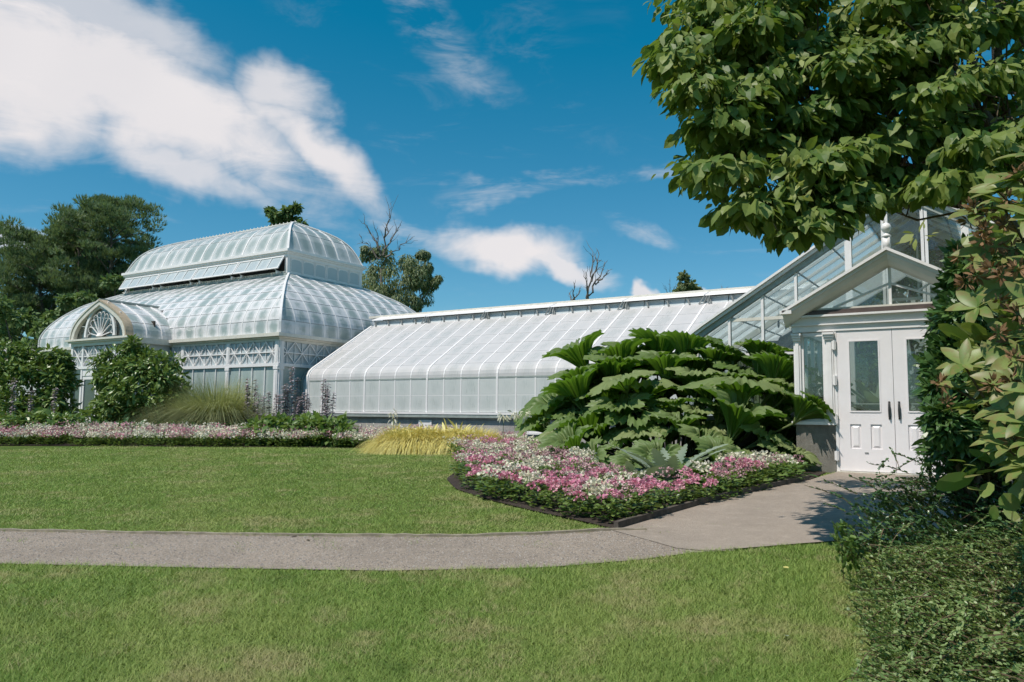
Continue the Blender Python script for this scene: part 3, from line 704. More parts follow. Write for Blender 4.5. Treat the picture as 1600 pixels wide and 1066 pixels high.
    for k in range(4):          # four top-hung ventilator sashes, propped open
        a, b = cl_+.10+(cr-cl_-.2)/4*k+.03, cl_+.10+(cr-cl_-.2)/4*(k+1)-.03
        top, bot = Vector((0,cf-.06,8.25)), Vector((0,cf-.40,7.66)); d = (bot-top).normalized(); nr = Vector((0,-d.z*-1,d.y)).normalized(); nr = Vector((0,d.z,-d.y)).normalized()
        sash = MB()
        for t0, t1 in ((0,.06),(.94,1)):
            p, q = top.lerp(bot,(t0+t1)/2), top.lerp(bot,(t0+t1)/2); sash.bar((a,p.y,p.z),(b,q.y,q.z),.045,.04,nr)
        for j in range(5):
            u = a+.02+(b-a-.04)*j/4; sash.bar((u,top.y,top.z),(u,bot.y,bot.z),.05 if j in (0,4) else .028,.042,nr)
        so = part('vent_sash', sash, 'white', root)
        for j in range(4):
            u0, u1 = a+.02+(b-a-.04)*j/4+.02, a+.02+(b-a-.04)*(j+1)/4-.02
            pn.add([(u0,bot.y,bot.z+.03),(u0,top.y,top.z-.03)],[(u1,bot.y,bot.z+.03),(u1,top.y,top.z-.03)],'pane_blank','pane',so)
        for u in (a+.3, b-.3):
            part('vent_strut', MB().bar((u,cf-.02,7.50),(u,cf-.36,7.70),.03,.03), 'sill', root)
            part('vent_bracket', MB().box(u-.04,u+.04,cf-.22,cf-.02,7.48,7.60), 'white', root)
    # cresting rail at the foot of the clerestory
    mb = MB()
    for i in range(64):
        u = cl_+(cr-cl_)*(i+.5)/64; mb.box(u-.03,u+.03,cf-.13,cf-.10,7.477,7.54)
    mb.box(cl_,cr,cf-.13,cf-.10,7.54,7.56); part('walk_cresting', mb, 'trim', root)
    # side: six blind arched lights
    wn = (cb-cf-.32)/6
    part('side_wall', MB().box(cr-.05,cr-.02,cf+.1,cb-.1,7.56,8.22), 'white', root)
    for j in range(6):
        n0 = cf+.16+wn*j+.07; n1 = n0+wn-.14
        if j in (2,): n1 -= .03
        loop = [(cr-.012,n0,7.62),(cr-.012,n1,7.62),(cr-.012,n1,8.04)]+[(cr-.012,n1-(.16-.16*math.cos(t)),8.04+.10*math.sin(t)) for t in np.linspace(.3,1.57,4)]+[(cr-.012,n0+(.16-.16*math.cos(t)),8.04+.10*math.sin(t)) for t in np.linspace(1.57,.3,4)]+[(cr-.012,n0,8.04)]
        part('blind_light', MB().poly(loop, (-.006,0,0)), 'pane_blank', root)
        part('light_frame', MB().box(cr-.02,cr+.012,n0-.05,n0-.02,7.57,8.2).box(cr-.02,cr+.012,n1+.02,n1+.05,7.57,8.2), 'white', root)
    # --- upper roof
    up = np.array([(.06,8.55),(.1,8.62),(.21,8.91),(.365,9.24),(.54,9.50),(.8,9.76),(1.14,9.98),(1.7,10.24),(2.29,10.46)])
    up = np.stack([up[:,0]-.06, up[:,1]], 1); up = np.vstack([up[:1], smooth_prof(up[1:], 2)])
    tier(up, cr-.0, cl_+.0, cf-.0, cb+.0, [0,.36,.70,1], 'pane_upper', 16, 6, 4)
    part('ridge', MB().box(cl_+2.1,cr-2.1,NC-.10,NC+.10,10.40,10.475).box(cl_+2.1,cr-2.1,NC-.02,NC+.02,10.475,10.52), 'trim', root)
    mb = MB()
    for i in range(30):
        u = cl_+2.2+(cr-cl_-4.4)*i/29; mb.lathe([(.010,0),(.024,.02),(.028,.035),(.014,.055),(.002,.07)], (u,NC,10.51), 6)
    stuff(part('ridge_cresting', mb, 'white', root))
    # --- arched entrance portal
    PF = 18.15; hw = 2.0
    def A3(off, n, zb=EAVE): return [(UC+s*max(w-off,0), n, zb+h-off*.55) for s, (w, h) in [(-1,p) for p in ARCH]+[(1,p) for p in ARCH[::-1][1:]]]
    # barrel roof panes
    tt = np.linspace(0,1,7)
    for s in (-1,1):
        for r in range(4):
            q = prof_pts(ARCH, r/4+.006, (r+1)/4-.006, 5)
            for c in range(4):
                n0, n1 = PF+.12+(21.0-PF-.12)*c/4, PF+.12+(21.0-PF-.12)*(c+1)/4
                l = [(UC+s*w, n0, EAVE+h) for w, h in q]; rr = [(UC+s*w, n1, EAVE+h) for w, h in q]
                pn.add(l if s < 0 else l, rr, 'pane_palm')
        Q = prof_pts(ARCH, 0, 1, 22); nq = np.gradient(Q, axis=0); nq = np.stack([nq[:,1],-nq[:,0]],1); nq /= np.linalg.norm(nq,axis=1,keepdims=True)
        for c in range(1,4):
            n = PF+.12+(21.0-PF-.12)*c/4
            part('portal_rib', MB().sweep([(UC+s*w,n,EAVE+h) for w,h in Q],(0,1,0),.04,.03,[(s*a,0,b) for a,b in nq]), 'white', root)
        part('portal_hood', MB().sweep([(UC+s*(w-.02),PF+.02,EAVE+h-.01) for w,h in Q],(0,1,0),.34,.07,[(s*a,0,b) for a,b in nq]), 'tan' if s > 0 else 'trim', root)
        part('portal_arch', MB().sweep([(UC+s*max(w-.20,0),PF-.04,EAVE+h-.12) for w,h in Q],(0,1,0),.16,.19,[(s*a,0,b) for a,b in nq]), 'trim', root)
    part('portal_ridge', MB().box(UC-.05,UC+.05,PF-.12,20.75,EAVE+1.60,EAVE+1.68), 'sill', root)
    # glazing behind the tracery
    loop = [(UC+s*max(w-.15,0), PF+.06, EAVE+.02+h*.93) for s, (w, h) in [(-1,p) for p in ARCH[::3]]+[(1,p) for p in ARCH[::-1][::3]]]
    part('fanlight_glass', MB().poly(loop, (0,.01,0)), 'glass_dark', root)
    part('portal_shade_fill', MB().box(UC-1.9,UC+1.9,PF+1.2,PF+1.25,.6,5.3), 'interior', root)  # dark sheet painted in place of the shaded interior behind the glass
    R_ = 1.02; fc = (UC, PF, EAVE+.10)
    arc = [(fc[0]+R_*math.cos(a), PF, fc[2]+R_*1.16*math.sin(a)) for a in np.linspace(0, math.pi, 25)]
    part('fanlight_arch', MB().sweep(arc, (0,1,0), .09, .13, [(math.cos(a),0,math.sin(a)) for a in np.linspace(0, math.pi, 25)]), 'white', root)
    part('fanlight_hub', MB().lathe([(.10,0),(.16,.02),(.12,.10),(.02,.15)], (UC,PF,fc[2]-.02), 14), 'white', root)
    for k in range(9):
        a = math.pi*(k+.5)/9; c, s = math.cos(a), math.sin(a)*1.16
        for da in (-.5,.5):
            pass
        part('fanlight_spoke', MB().bar((UC+.13*c,PF,fc[2]+.13*s),(UC+.72*c,PF,fc[2]+.72*s),.032,.035,(0,-1,0)), 'white', root)
    mb = MB()
    for k in range(10):         # petal loops between the spokes
        a = math.pi*k/9; rr_ = .135
        ctr = Vector((UC+.80*math.cos(a), PF, fc[2]+.80*1.13*math.sin(a)))
        pts = [ctr+Vector((math.cos(a+t)*rr_,0,math.sin(a+t)*rr_)) for t in np.linspace(-1.9,1.9,9)]
        pts = [p for p in pts if p.z > fc[2]+.0]
        if len(pts) > 2: mb.tube([tuple(p) for p in pts], .017, 5)
    part('fanlight_petals', mb, 'white', root)
    for a in (.62, math.pi-.62, 1.25, math.pi-1.25):
        c, s = math.cos(a), math.sin(a); part('tracery_bar', MB().bar((UC+1.12*c,PF,fc[2]+1.28*s),(UC+(1.75 if a in(.62,math.pi-.62) else 1.5)*c,PF,fc[2]+(1.62 if a in(.62,math.pi-.62) else 1.5)*s),.05,.05,(0,-1,0)), 'white', root)
    # portal entablature, lattice, posts, door
    part('portal_cornice', MB().box(UC-2.32,UC+2.32,PF-.22,PF+.5,4.47,4.55).box(UC-2.2,UC+2.2,PF-.14,PF+.4,4.40,4.469).box(UC-2.08,UC+2.08,PF-.06,PF+.4,4.26,4.399), 'trim', root)
    part('portal_side_cornice', MB().box(UC+1.95,UC+2.2,PF+.45,P0,4.30,4.53), 'trim', root)
    part('portal_side', MB().box(UC+1.9,UC+2.0,PF+.1,P0,.58,4.30), 'pane_blank', root); part('portal_side', MB().box(UC-2.0,UC-1.9,PF+.1,P0,.58,4.30), 'pane_blank', root)
    part('portal_beam', MB().box(UC-2.05,UC+2.05,PF-.06,PF+.16,3.28,3.40), 'white', root)
    for s in (-1,1):
        part('portal_post', MB().box(UC+s*2.0-.08,UC+s*2.0+.08,PF-.05,PF+.12,.58,4.26), 'white', root)
        part('portal_post', MB().box(UC+s*1.18-.06,UC+s*1.18+.06,PF-.04,PF+.1,.58,4.26), 'white', root)
        pn.add([(UC+s*1.59-.35,PF+.05,.75),(UC+s*1.59-.35,PF+.05,3.28)],[(UC+s*1.59+.35,PF+.05,.75),(UC+s*1.59+.35,PF+.05,3.28)],'glass_dark','sidelight')
        part('portal_door', MB().box(UC+s*.57-.55,UC+s*.57-.43,PF,PF+.05,.6,2.98).box(UC+s*.57+.43,UC+s*.57+.55,PF,PF+.05,.6,2.98).box(UC+s*.57-.43,UC+s*.57+.43,PF,PF+.05,2.84,2.98).box(UC+s*.57-.43,UC+s*.57+.43,PF,PF+.05,.6,1.25), 'white', root)
        pn.add([(UC+s*.57-.43,PF+.025,1.25),(UC+s*.57-.43,PF+.025,2.84)],[(UC+s*.57+.43,PF+.025,1.25),(UC+s*.57+.43,PF+.025,2.84)],'glass_dark','door_glass')
    part('portal_transom', MB().box(UC-1.12,UC+1.12,PF-.02,PF+.08,2.99,3.27), 'white', root)
    cells = [(-2.0,-1.18)]+[(-1.18+2.36*i/3,-1.18+2.36*(i+1)/3) for i in range(3)]+[(1.18,2.0)]
    part('portal_frieze_rail', MB().box(UC-1.95,UC+1.95,PF-.01,PF+.04,hm-.02,hm+.02), 'white', root)
    for a, b in cells:
        part('lattice_brace', MB().bar((UC+a,PF,h0),(UC+b,PF,h1-.0),.035,.03,(0,-1,0)), 'white', root); part('lattice_brace', MB().bar((UC+a,PF-.008,h1),(UC+b,PF-.008,h0),.035,.03,(0,-1,0)), 'white', root)
        part('lattice_upright', MB().box(UC+(a+b)/2-.014,UC+(a+b)/2+.014,PF,PF+.03,h0,h1), 'white', root); part('lattice_upright', MB().box(UC+b-.014,UC+b+.014,PF,PF+.03,h0,h1), 'white', root)
        pn.add([(UC+a,PF+.06,h0),(UC+a,PF+.06,h1)],[(UC+b,PF+.06,h0),(UC+b,PF+.06,h1)],'pane_blank','frieze_pane')
    part('portal_step', MB().box(UC-2.2,UC+2.2,PF-.5,PF+.1,.5,.66), 'concrete', root)
    pn.finish(295)
    # far wing beyond the palm house: only its ridge shows over the hedge
    r2 = thing('far_greenhouse_wing', 'far white greenhouse wing showing above the hedge at the left edge', 'greenhouse', (-50, 25, GZ))
    part('roof', MB().poly([(-62,21.2,3.2),(-41,21.2,3.2),(-41,25,5.5),(-62,25,5.5)], (0,.03,.04)), 'pane_wing', r2)
    part('ridge_cap', MB().box(-62,-41,24.9,25.1,5.5,5.6), 'trim', r2); part('wall', MB().box(-62,-41,21.0,21.2,.5,3.25), 'pane_wall', r2)
    ribm = MB().bar((0,21.15,3.24),(0,24.95,5.56),.05,.04,(0,-.5,.86)).mesh('rib')
    for i in range(28): link('glazing_bar', ribm, 'white', r2, (-41.3-.72*i,0,0))
build_palm()
# ================================================================== GABLED HOUSE with porch
CU, CG = -1.70, 17.2
RAKE = lambda u: 6.09-.62*abs(u-CU)
def build_gabled():
    root = thing('gabled_greenhouse', 'tall clear-glazed gabled greenhouse with white rafters behind the entrance porch', 'greenhouse', (CU, 25, GZ))
    HW, NB = 4.72, 33.0
    pn = Panes(root)
    part('base_wall', MB().box(CU-HW+.02,CU+HW-.02,CG,CG+.3,.3,1.42), 'stone', root)
    for s in (-1,1): part('base_wall', MB().box(min(CU+s*HW,CU+s*(HW-.3)),max(CU+s*HW,CU+s*(HW-.3)),CG+.3,NB,.3,1.42), 'stone', root)
    part('floor', MB().box(CU-HW+.3,CU+HW-.3,CG+.3,NB,.4,.66), 'interior', root)
    part('gable_sill', MB().box(CU-HW-.02,CU+HW+.02,CG-.06,CG+.2,1.421,1.55), 'white', root)
    mu = [-6.36,-5.99,-5.25,-4.52,-3.81,-2.75,-2.09,-1.38]; mu = mu+[2*CU-u for u in mu[::-1]]; mu = sorted(set(round(u,3) for u in mu+[CU-.0]))
    mu = [u for u in mu if abs(u-CU) > .05]
    topz = lambda u: (RAKE(u) if abs(u-CU) < HW-.2 else 3.10 if abs(u-CU) < HW-.05 else 2.9)
    for u in mu[1:-1]:
        post = abs(abs(u-CU)-1.05) < .03; w = .13 if post else .055
        part('post' if post else 'mullion', MB().box(u-w/2,u+w/2,CG-.04 if not post else CG-.05,CG+.06,1.55,topz(u)-.05), 'white', root)
    for a, b in zip(mu[:-1], mu[1:]):
        for z0, z1 in ((1.55,2.9),(2.9,3.65),(3.65,99)):
            za, zb = min(z1, topz(a)-.02), min(z1, topz(b)-.02)
            if max(za,zb) < z0+.1: continue
            pn.add([(a,CG,z0),(a,CG,max(za,z0))],[(b,CG,z0),(b,CG,max(zb,z0))],'glass','pane',t=.006)
    part('gable_rail', MB().box(-5.25,-.15+2*CU+5.25-1.7,CG-.02,CG+.04,3.63,3.70), 'trim', root)
    part('gable_rail', MB().box(-5.25,-3.3,CG-.02,CG+.035,2.87,2.92), 'white', root)
    # rake boards (three stepped mouldings) with the curved eave at their foot
    Rk = smooth_prof([(HW+.02,2.6),(HW+.02,2.86),(HW-.03,3.06),(HW-.17,3.24),(HW-.6,3.535)], 2); Rk = np.vstack([Rk, [(0,6.10)]])
    Q = prof_pts(Rk, 0, 1, 40); d = np.gradient(Q, axis=0); nq = np.stack([d[:,1],-d[:,0]],1); nq /= np.linalg.norm(nq,axis=1,keepdims=True)
    for s in (-1,1):
        for off, w, h, n0, mt in ((-.16,.10,.11,CG-.02,'sill'),(-.045,.16,.06,CG-.05,'white'),(.02,.26,.05,CG-.05,'white')):
            part('rake_board', MB().sweep([(CU+s*(a+nx*off),n0,z+nz*off) for (a,z),(nx,nz) in zip(Q,nq)],(0,1,0),w,h,[(s*nx,0,nz) for nx,nz in nq]), mt, root)
    # roof: rafters, purlins, thinly washed panes on both slopes
    P = prof_pts(Rk, 0, 1, 14)
    for s in (-1,1):
        d2 = np.gradient(P,axis=0); n2 = np.stack([d2[:,1],-d2[:,0]],1); n2 /= np.linalg.norm(n2,axis=1,keepdims=True)
        me = MB().sweep([(CU+s*(a-nx*.06),0,z-nz*.06) for (a,z),(nx,nz) in zip(P,n2)],(0,1,0),.04,.07,[(s*nx,0,nz) for nx,nz in n2]).mesh('rafter')
        meb = MB().sweep([(CU+s*(a-nx*.14),0,z-nz*.14) for (a,z),(nx,nz) in zip(P,n2)],(0,1,0),.09,.14,[(s*nx,0,nz) for nx,nz in n2]).mesh('main_rafter')
        for i in range(1, 22): link('main_rafter' if i % 4 == 0 else 'rafter', meb if i % 4 == 0 else me, 'white' if i%4 else 'trim', root, (0,CG+.72*i,0))
        for k in range(7):
            q = prof_pts(Rk, k/7+.002, (k+1)/7-.002, 6 if k < 2 else 2)
            if k: a,z = q[0]; part('purlin', MB().bar((CU+s*(a-.02),CG+.1,z-.03),(CU+s*(a-.02),NB,z-.03),.03,.03), 'steel', root)
            for c in range(22):
                n0, n1 = CG+.72*c+.02, CG+.72*(c+1)
                l = [(CU+s*a,n0,z) for a,z in q]; r = [(CU+s*a,n1,z) for a,z in q]
                pn.add(l, r, 'pane_roof')
        part('side_glazing', MB().box(min(CU+s*HW,CU+s*(HW-.02)),max(CU+s*HW,CU+s*(HW-.02)),CG+.1,NB,1.55,2.62), 'pane_roof', root)
        part('side_sill', MB().box(min(CU+s*(HW+.05),CU+s*(HW-.3)),max(CU+s*(HW+.05),CU+s*(HW-.3)),CG+.21,NB,1.421,1.55), 'white', root)
        # raised ridge ventilator
        part('ridge_vent', MB().poly([(CU+s*.02,CG-.08,6.30),(CU+s*.80,CG-.08,5.82),(CU+s*.80,NB,5.82),(CU+s*.02,NB,6.30)], (0,0,.05)), 'white', root)
    part('ridge_beam', MB().box(CU-.06,CU+.06,CG-.05,NB,6.04,6.30), 'white', root)
    # trusses of painted iron
    for i in (3, 7, 11, 15, 19):
        n = CG+.72*i+.4; t = MB()
        t.bar((CU-3.1,n,4.25),(CU+3.1,n,4.25),.05,.06); t.bar((CU,n,4.25),(CU,n,6.0),.04,.04)
        for s in (-1,1):
            t.bar((CU+s*1.3,n,4.25),(CU+s*.6,n,5.65),.04,.05); t.bar((CU+s*1.3,n,4.25),(CU+s*1.95,n,4.85),.04,.05); t.bar((CU+s*2.3,n,.66),(CU+s*2.3,n,4.65),.07,.07); t.bar((CU+s*2.3,n,3.4),(CU+s*3.4,n,4.05),.04,.05)
        part('truss', t, 'trim', root)
    part('rear_wall', MB().box(CU-HW,CU+HW,NB,NB+.1,.4,3.0).poly([(CU-HW,NB,3.0),(CU+HW,NB,3.0),(CU,NB,6.0)],(0,.1,0)), 'pane_wall', root)
    part('bench', MB().box(CU-4.3,CU-2.6,CG+.5,CG+2.3,1.25,1.33).box(CU-4.25,CU-4.15,CG+.6,CG+2.2,.66,1.25).box(CU-2.75,CU-2.65,CG+.6,CG+2.2,.66,1.25), 'concrete', root)
    for px, py in ((1216.5,508),(1228,510)):
        p = at_n(px, py, 17.9); part('hanging_lamp', MB().lathe([(.004,.10),(.02,.09),(.028,.0),(.02,-.05),(.004,-.07)], p, 8).tube([(p[0],p[1],p[2]+.09),(p[0],p[1],p[2]+.45)],.004,4), 'dark', root)
    pn.finish(290)
build_gabled()

def build_porch():
    VF, C = 14.6, -1.69
    root = thing('entrance_porch', 'small white pedimented entrance porch with glazed gable and stone plinths', 'porch', (C, 15.8, GZ))
    pn = Panes(root)
    T0 = 3.045
    # stone plinths and sills
    for s in (-1,1):
        x0, x1 = sorted((C+s*1.60, C+s*.905)); part('plinth', MB().box(x0,x1,VF,CG,.35,1.40), 'stone', root)
        x0, x1 = sorted((C+s*1.66, C+s*.90)); part('plinth_sill', MB().box(x0,x1,VF-.07,VF+.18,1.401,1.46), 'white', root)
        part('side_sill', MB().box(*sorted((C+s*1.66,C+s*1.5)),VF+.181,CG,1.401,1.46), 'white', root)
        # pilasters with stepped capitals
        for u, w, z0 in ((C+s*1.545,.12,1.461),(C+s*1.005,.14,1.461)):
            mb = MB().box(u-w/2,u+w/2,VF-.035,VF+.09,z0,T0-.02).box(u-w/2+.03,u+w/2-.03,VF-.055,VF,z0,T0-.16)
            for k in range(3): mb.box(u-w/2-.008*(k+1),u+w/2+.008*(k+1),VF-.06-.022*(k+1),VF+.09,T0-.15+.043*k,T0-.15+.043*(k+1)-.004)
            part('pilaster', mb, 'white', root)
        part('base_block', MB().box(C+s*1.005-.085,C+s*1.005+.085,VF-.085,VF-.0705,1.40,1.50), 'white', root)
        part('jamb', MB().box(*sorted((C+s*.93,C+s*.885)),VF-.02,VF+.12,.60,T0), 'white', root)
        # sidelight
        a, b = sorted((C+s*1.485, C+s*1.075)); 
        part('sidelight_frame', MB().box(a,a+.045,VF,VF+.06,1.461,T0-.02).box(b-.045,b,VF,VF+.06,1.461,T0-.02).box(a+.045,b-.045,VF,VF+.06,1.461,1.50).box(a+.045,b-.045,VF,VF+.06,T0-.08,T0-.02), 'white', root)
        pn.add([(a+.045,VF+.03,1.5),(a+.045,VF+.03,T0-.08)],[(b-.045,VF+.03,1.5),(b-.045,VF+.03,T0-.08)],'glass_dark','sidelight_pane',shrink=.002)
        # side wall
        x = C+s*1.56
        for k in range(4):
            n0, n1 = VF+.12+(CG-VF-.14)*k/4, VF+.12+(CG-VF-.14)*(k+1)/4
            part('side_mullion', MB().box(x-.03,x+.03,n0-.025,n0+.025,1.461,T0), 'white', root)
            pn.add([(x,n0,1.46),(x,n0,T0)],[(x,n1,1.46),(x,n1,T0)],'glass','side_pane')
    # entablature: frieze boards and mouldings, stepped
    part('entablature', MB().box(C-1.62,C+1.62,VF-.03,VF+.15,T0,3.155).box(C-1.65,C+1.65,VF-.075,VF+.15,3.156,3.18).box(C-1.62,C+1.62,VF-.045,VF+.15,3.181,3.30).box(C-1.70,C+1.70,VF-.13,VF+.15,3.301,3.335), 'white', root)
    for s in (-1,1): part('side_entablature', MB().box(*sorted((C+s*1.62,C+s*1.50)),VF+.15,CG,T0,3.33), 'white', root)
    part('tympanum_ledge', MB().box(C-1.42,C+1.42,VF-.12,VF+.12,3.336,3.375).box(C-1.36,C+1.36,VF-.09,VF+.12,3.376,3.42), 'brown', root)
    part('tympanum_sill', MB().box(C-1.30,C+1.30,VF-.06,VF+.08,3.421,3.455), 'trim', root)
    # raking cornice with a wide coved soffit
    sl = .563; apex = 4.395; run = 1.72
    for s in (-1,1):
        nx, nz = s*sl/math.hypot(1,sl), 1/math.hypot(1,sl)
        def seg(off0, off1, y0, y1, mt, nm):
            pts = []
            for off in (off0, off1):
                pts.append((off, apex+ off*math.hypot(1,sl)))
            lo0, lo1 = pts[0][1], pts[1][1]
            e = run
            # prism between two parallel lines lying off0..off1 below the top edge
            loop = [(C, y0, lo0), (C+s*e, y0, lo0-sl*e), (C+s*e, y0, lo1-sl*e), (C, y0, lo1)]
            part(nm, MB().poly(loop, (0,y1-y0,0)), mt, root)
        seg(-.045, .0, VF-.34, VF+.02, 'white', 'raking_cornice')
        seg(-.10, -.046, VF-.29, VF+.02, 'white', 'raking_cornice')
        seg(-.21, -.101, VF-.12, VF+.02, 'white', 'raking_cornice')
        # cove between fascia and wall
        z = lambda u, off: apex-sl*u+off*math.hypot(1,sl)
        quads = MB(); y = [(VF-.27,-.102),(VF-.22,-.17),(VF-.14,-.225),(VF-.03,-.25),(VF+.02,-.25)]
        for (ya,oa),(yb,ob) in zip(y[:-1],y[1:]):
            b = len(quads.v); quads.v += [(C,ya,z(0,oa)),(C+s*run,ya,z(run,oa)),(C+s*run,yb,z(run,ob)),(C,yb,z(0,ob))]; quads.f.append((b,b+1,b+2,b+3))
        part('raking_cove', quads, 'white', root)
        part('porch_roof', MB().poly([(C,VF+.021,apex-.02),(C+s*run,VF+.021,apex-.02-sl*run),(C+s*run,CG,apex-.02-sl*run),(C,CG,apex-.02)],(0,0,-.03)), 'pane_roof', root)
        part('eave_return', MB().box(*sorted((C+s*1.56,C+s*1.76)),VF-.34,CG,3.355,3.42).box(*sorted((C+s*1.56,C+s*1.70)),VF-.2,CG,3.337,3.354), 'white', root)
    # glazed gable: slim bars
    zin = lambda u: apex-.25*math.hypot(1,sl)-sl*abs(u-C)-.0
    part('tympanum_bar', MB().box(C-.022,C+.022,VF-.03,VF+.03,3.455,zin(C)), 'white', root)
    for s in (-1,1):
        part('tympanum_bar', MB().bar((C+s*.02,VF,3.455+.36),(C+s*.92,VF,3.46),.035,.05,(0,-1,0)), 'white', root)
        part('tympanum_bar', MB().bar((C+s*.42,VF,3.455+.20),(C+s*.60,VF,zin(C+.60)),.03,.045,(0,-1,0)), 'white', root)
        a = [(C,VF+.02,3.455),(C,VF+.02,zin(C))]; b = [(C+s*1.28,VF+.02,3.455),(C+s*1.28,VF+.02,max(zin(C+1.28),3.456))]
        pn.add(*( (a,b) if s > 0 else (b,a)),'glass','gable_pane',shrink=.003)
    # finial
    part('finial', MB().box(C-.055,C+.055,VF-.30,VF-.19,4.36,4.56).lathe([(.035,0),(.075,.015),(.08,.035),(.045,.06),(.03,.085),(.055,.11),(.078,.15),(.082,.19),(.06,.235),(.02,.262),(.001,.268)], (C,VF-.245,4.56), 16), 'white', root, True)
    part('floor', MB().box(C-1.5,C+1.5,VF+.02,CG,.45,.60), 'concrete', root)
    part('threshold', MB().box(C-.93,C+.93,VF-.06,VF+.12,.50,.615), 'trim', root)
    pn.finish(200)
    # double doors: each leaf a thing of its own
    for s in (-1,1):
        nm = 'left' if s < 0 else 'right'
        dr = thing('entrance_door', 'white panelled door leaf with tall window, %s' % ('hinged at the left with its pull handle at the right edge' if s < 0 else 'half hidden behind the dark shrub'), 'door', (C+s*.44, VF, .615))
        a, b = sorted((C+s*.004, C+s*.883)); y0, y1 = VF-.01, VF+.035; z0, z1 = .622, T0-.008
        wl, wr, wb, wt = a+.185, b-.195, 1.625, 2.87
        if s > 0: wl, wr = a+.195, b-.185
        pz0, pz1 = 1.0, 1.42; pm = (wl+wr)/2
        leaf = MB()
        leaf.box(a,wl,y0,y1,z0,z1).box(wr,b,y0,y1,z0,z1).box(wl,wr,y0,y1,wt,z1).box(wl,wr,y0,y1,pz1,wb).box(wl,wr,y0,y1,z0,pz0).box(pm-.075,pm+.075,y0,y1,pz0,pz1)
        part('leaf', leaf, 'door', dr)
        for p0, p1 in ((wl,pm-.075),(pm+.075,wr)):
            mb = MB().box(p0,p1,y0+.022,y1-.004,pz0,pz1); bb = len(mb.v); i1, i2 = .02, .055
            R0 = [(p0+i1,y0+.022,pz0+i1),(p1-i1,y0+.022,pz0+i1),(p1-i1,y0+.022,pz1-i1),(p0+i1,y0+.022,pz1-i1)]; R1 = [(p0+i2,y0+.004,pz0+i2),(p1-i2,y0+.004,pz0+i2),(p1-i2,y0+.004,pz1-i2),(p0+i2,y0+.004,pz1-i2)]
            mb.v += R0+R1; mb.f += [(bb+4,bb+5,bb+6,bb+7)]+[(bb+j,bb+(j+1)%4,bb+4+(j+1)%4,bb+4+j) for j in range(4)]
            part('raised_panel', mb, 'door', dr)
        part('window_bead', MB().box(wl,wl+.022,y0-.008,y0+.03,wb,wt).box(wr-.022,wr,y0-.008,y0+.03,wb,wt).box(wl+.022,wr-.022,y0-.008,y0+.03,wt-.022,wt).box(wl+.022,wr-.022,y0-.012,y0+.03,wb,wb+.025), 'door', dr)
        me = Panes.make('window_pane', *Panes.geo(np.array([(wl+.02,y0+.02,wb+.02),(wl+.02,y0+.02,wt-.02)]), np.array([(wr-.02,y0+.02,wb+.02),(wr-.02,y0+.02,wt-.02)]), .006), np.zeros(8), 'glass_dark'); link('window_pane', me, None, dr)
        part('push_bar', MB().tube([(wl+.02,y1+.03,wb+.14),(wr-.02,y1+.03,wb+.14)],.012,6), 'steel', dr)
        hu = C+s*.075
        h = part('handle', MB().tube([(hu,y0-.012,1.53),(hu,y0-.05,1.55),(hu,y0-.055,1.66),(hu,y0-.05,1.77),(hu,y0-.012,1.79)],[.014,.013,.016,.013,.014],8), 'dark', dr, True)
        part('handle_plate', MB().box(hu-.016,hu+.016,y0-.010,y0-.001,1.51,1.81), 'dark', h)
        if s < 0: part('lock', MB().box(pm-.03,pm+.03,y0-.012,y0-.001,.93,.945), 'steel', dr)
        for z in (.80,1.43,2.10,2.72):
            hg = part('hinge', MB().box(*sorted((C+s*.888,C+s*.955)),VF-.065,VF-.021,z,z+.15), 'white', dr)
            part('hinge_knuckle', MB().tube([(C+s*.915,VF-.07,z-.01),(C+s*.915,VF-.07,z+.16)],.018,8), 'white', hg)
build_porch()
# ================================================================== VEGETATION
UPV = np.array([0,0,1.]); GAIN = 1.55
M['bark'] = stone('grey_bark', (.16,.13,.105), 7., .9); M['bark_dead'] = stone('dead_bark', (.20,.165,.14), 7., .6)
M['pine'] = leafmat('pine_needles', (.055,.095,.052), (.130,.170,.085), .6, .28, .3)
M['bg_leaf'] = leafmat('background_leaves', (.055,.095,.035), (.11,.155,.055), .55, .25, .3)
M['bg_birch'] = leafmat('weeping_leaves', (.08,.105,.05), (.15,.175,.085), .55, .25, .3)
M['tree_leaf'] = leafmat('dogwood_leaves', (.034,.076,.012), (.165,.200,.055), .46, .33, .28, tcol=(.24,.36,.03))
M['tree_tip'] = leafmat('yellowish_young_sun_tone', (.16,.20,.05), (.30,.30,.13), .45, .3, .35, tcol=(.30,.36,.05))  # yellowish tips; their pale tone also paints sunlit patches on the crown
M['rhodo'] = leafmat('rhododendron_leaves', (.075,.130,.028), (.165,.205,.065), .42, .27, .32, tcol=(.24,.36,.03), patch=((.22,.20,.07),2.2))
M['bush'] = leafmat('broad_bush_leaves', (.052,.100,.022), (.125,.170,.045), .36, .2, .5)
M['dark_leaf'] = leafmat('dark_glossy_leaves', (.025,.065,.018), (.065,.115,.032), .35, .2, .5)
M['coto'] = leafmat('small_grey_green_leaves', (.055,.105,.028), (.190,.235,.095), .42, .25, .45)
M['coto_shaded'] = leafmat('shade_toned_small_leaves', (.028,.065,.022), (.06,.105,.035), .32, .15, .5)  # cotoneaster leaves again, with the shade put into their colour
M['seed'] = leafmat('dry_seed_heads', (.075,.040,.018), (.19,.115,.06), .7, .1, .2)
M['stem'] = leafmat('green_stems', (.10,.14,.04), (.16,.18,.07), .6, 0, .3)
M['twig'] = leafmat('brown_twigs', (.07,.05,.03), (.13,.09,.055), .7, 0, .2)
M['gun_top'] = leafmat('gunnera_leaf', (.095,.145,.045), (.19,.225,.095), .45, .37, .32, tcol=(.19,.38,.02), under=(.085,.165,.03))
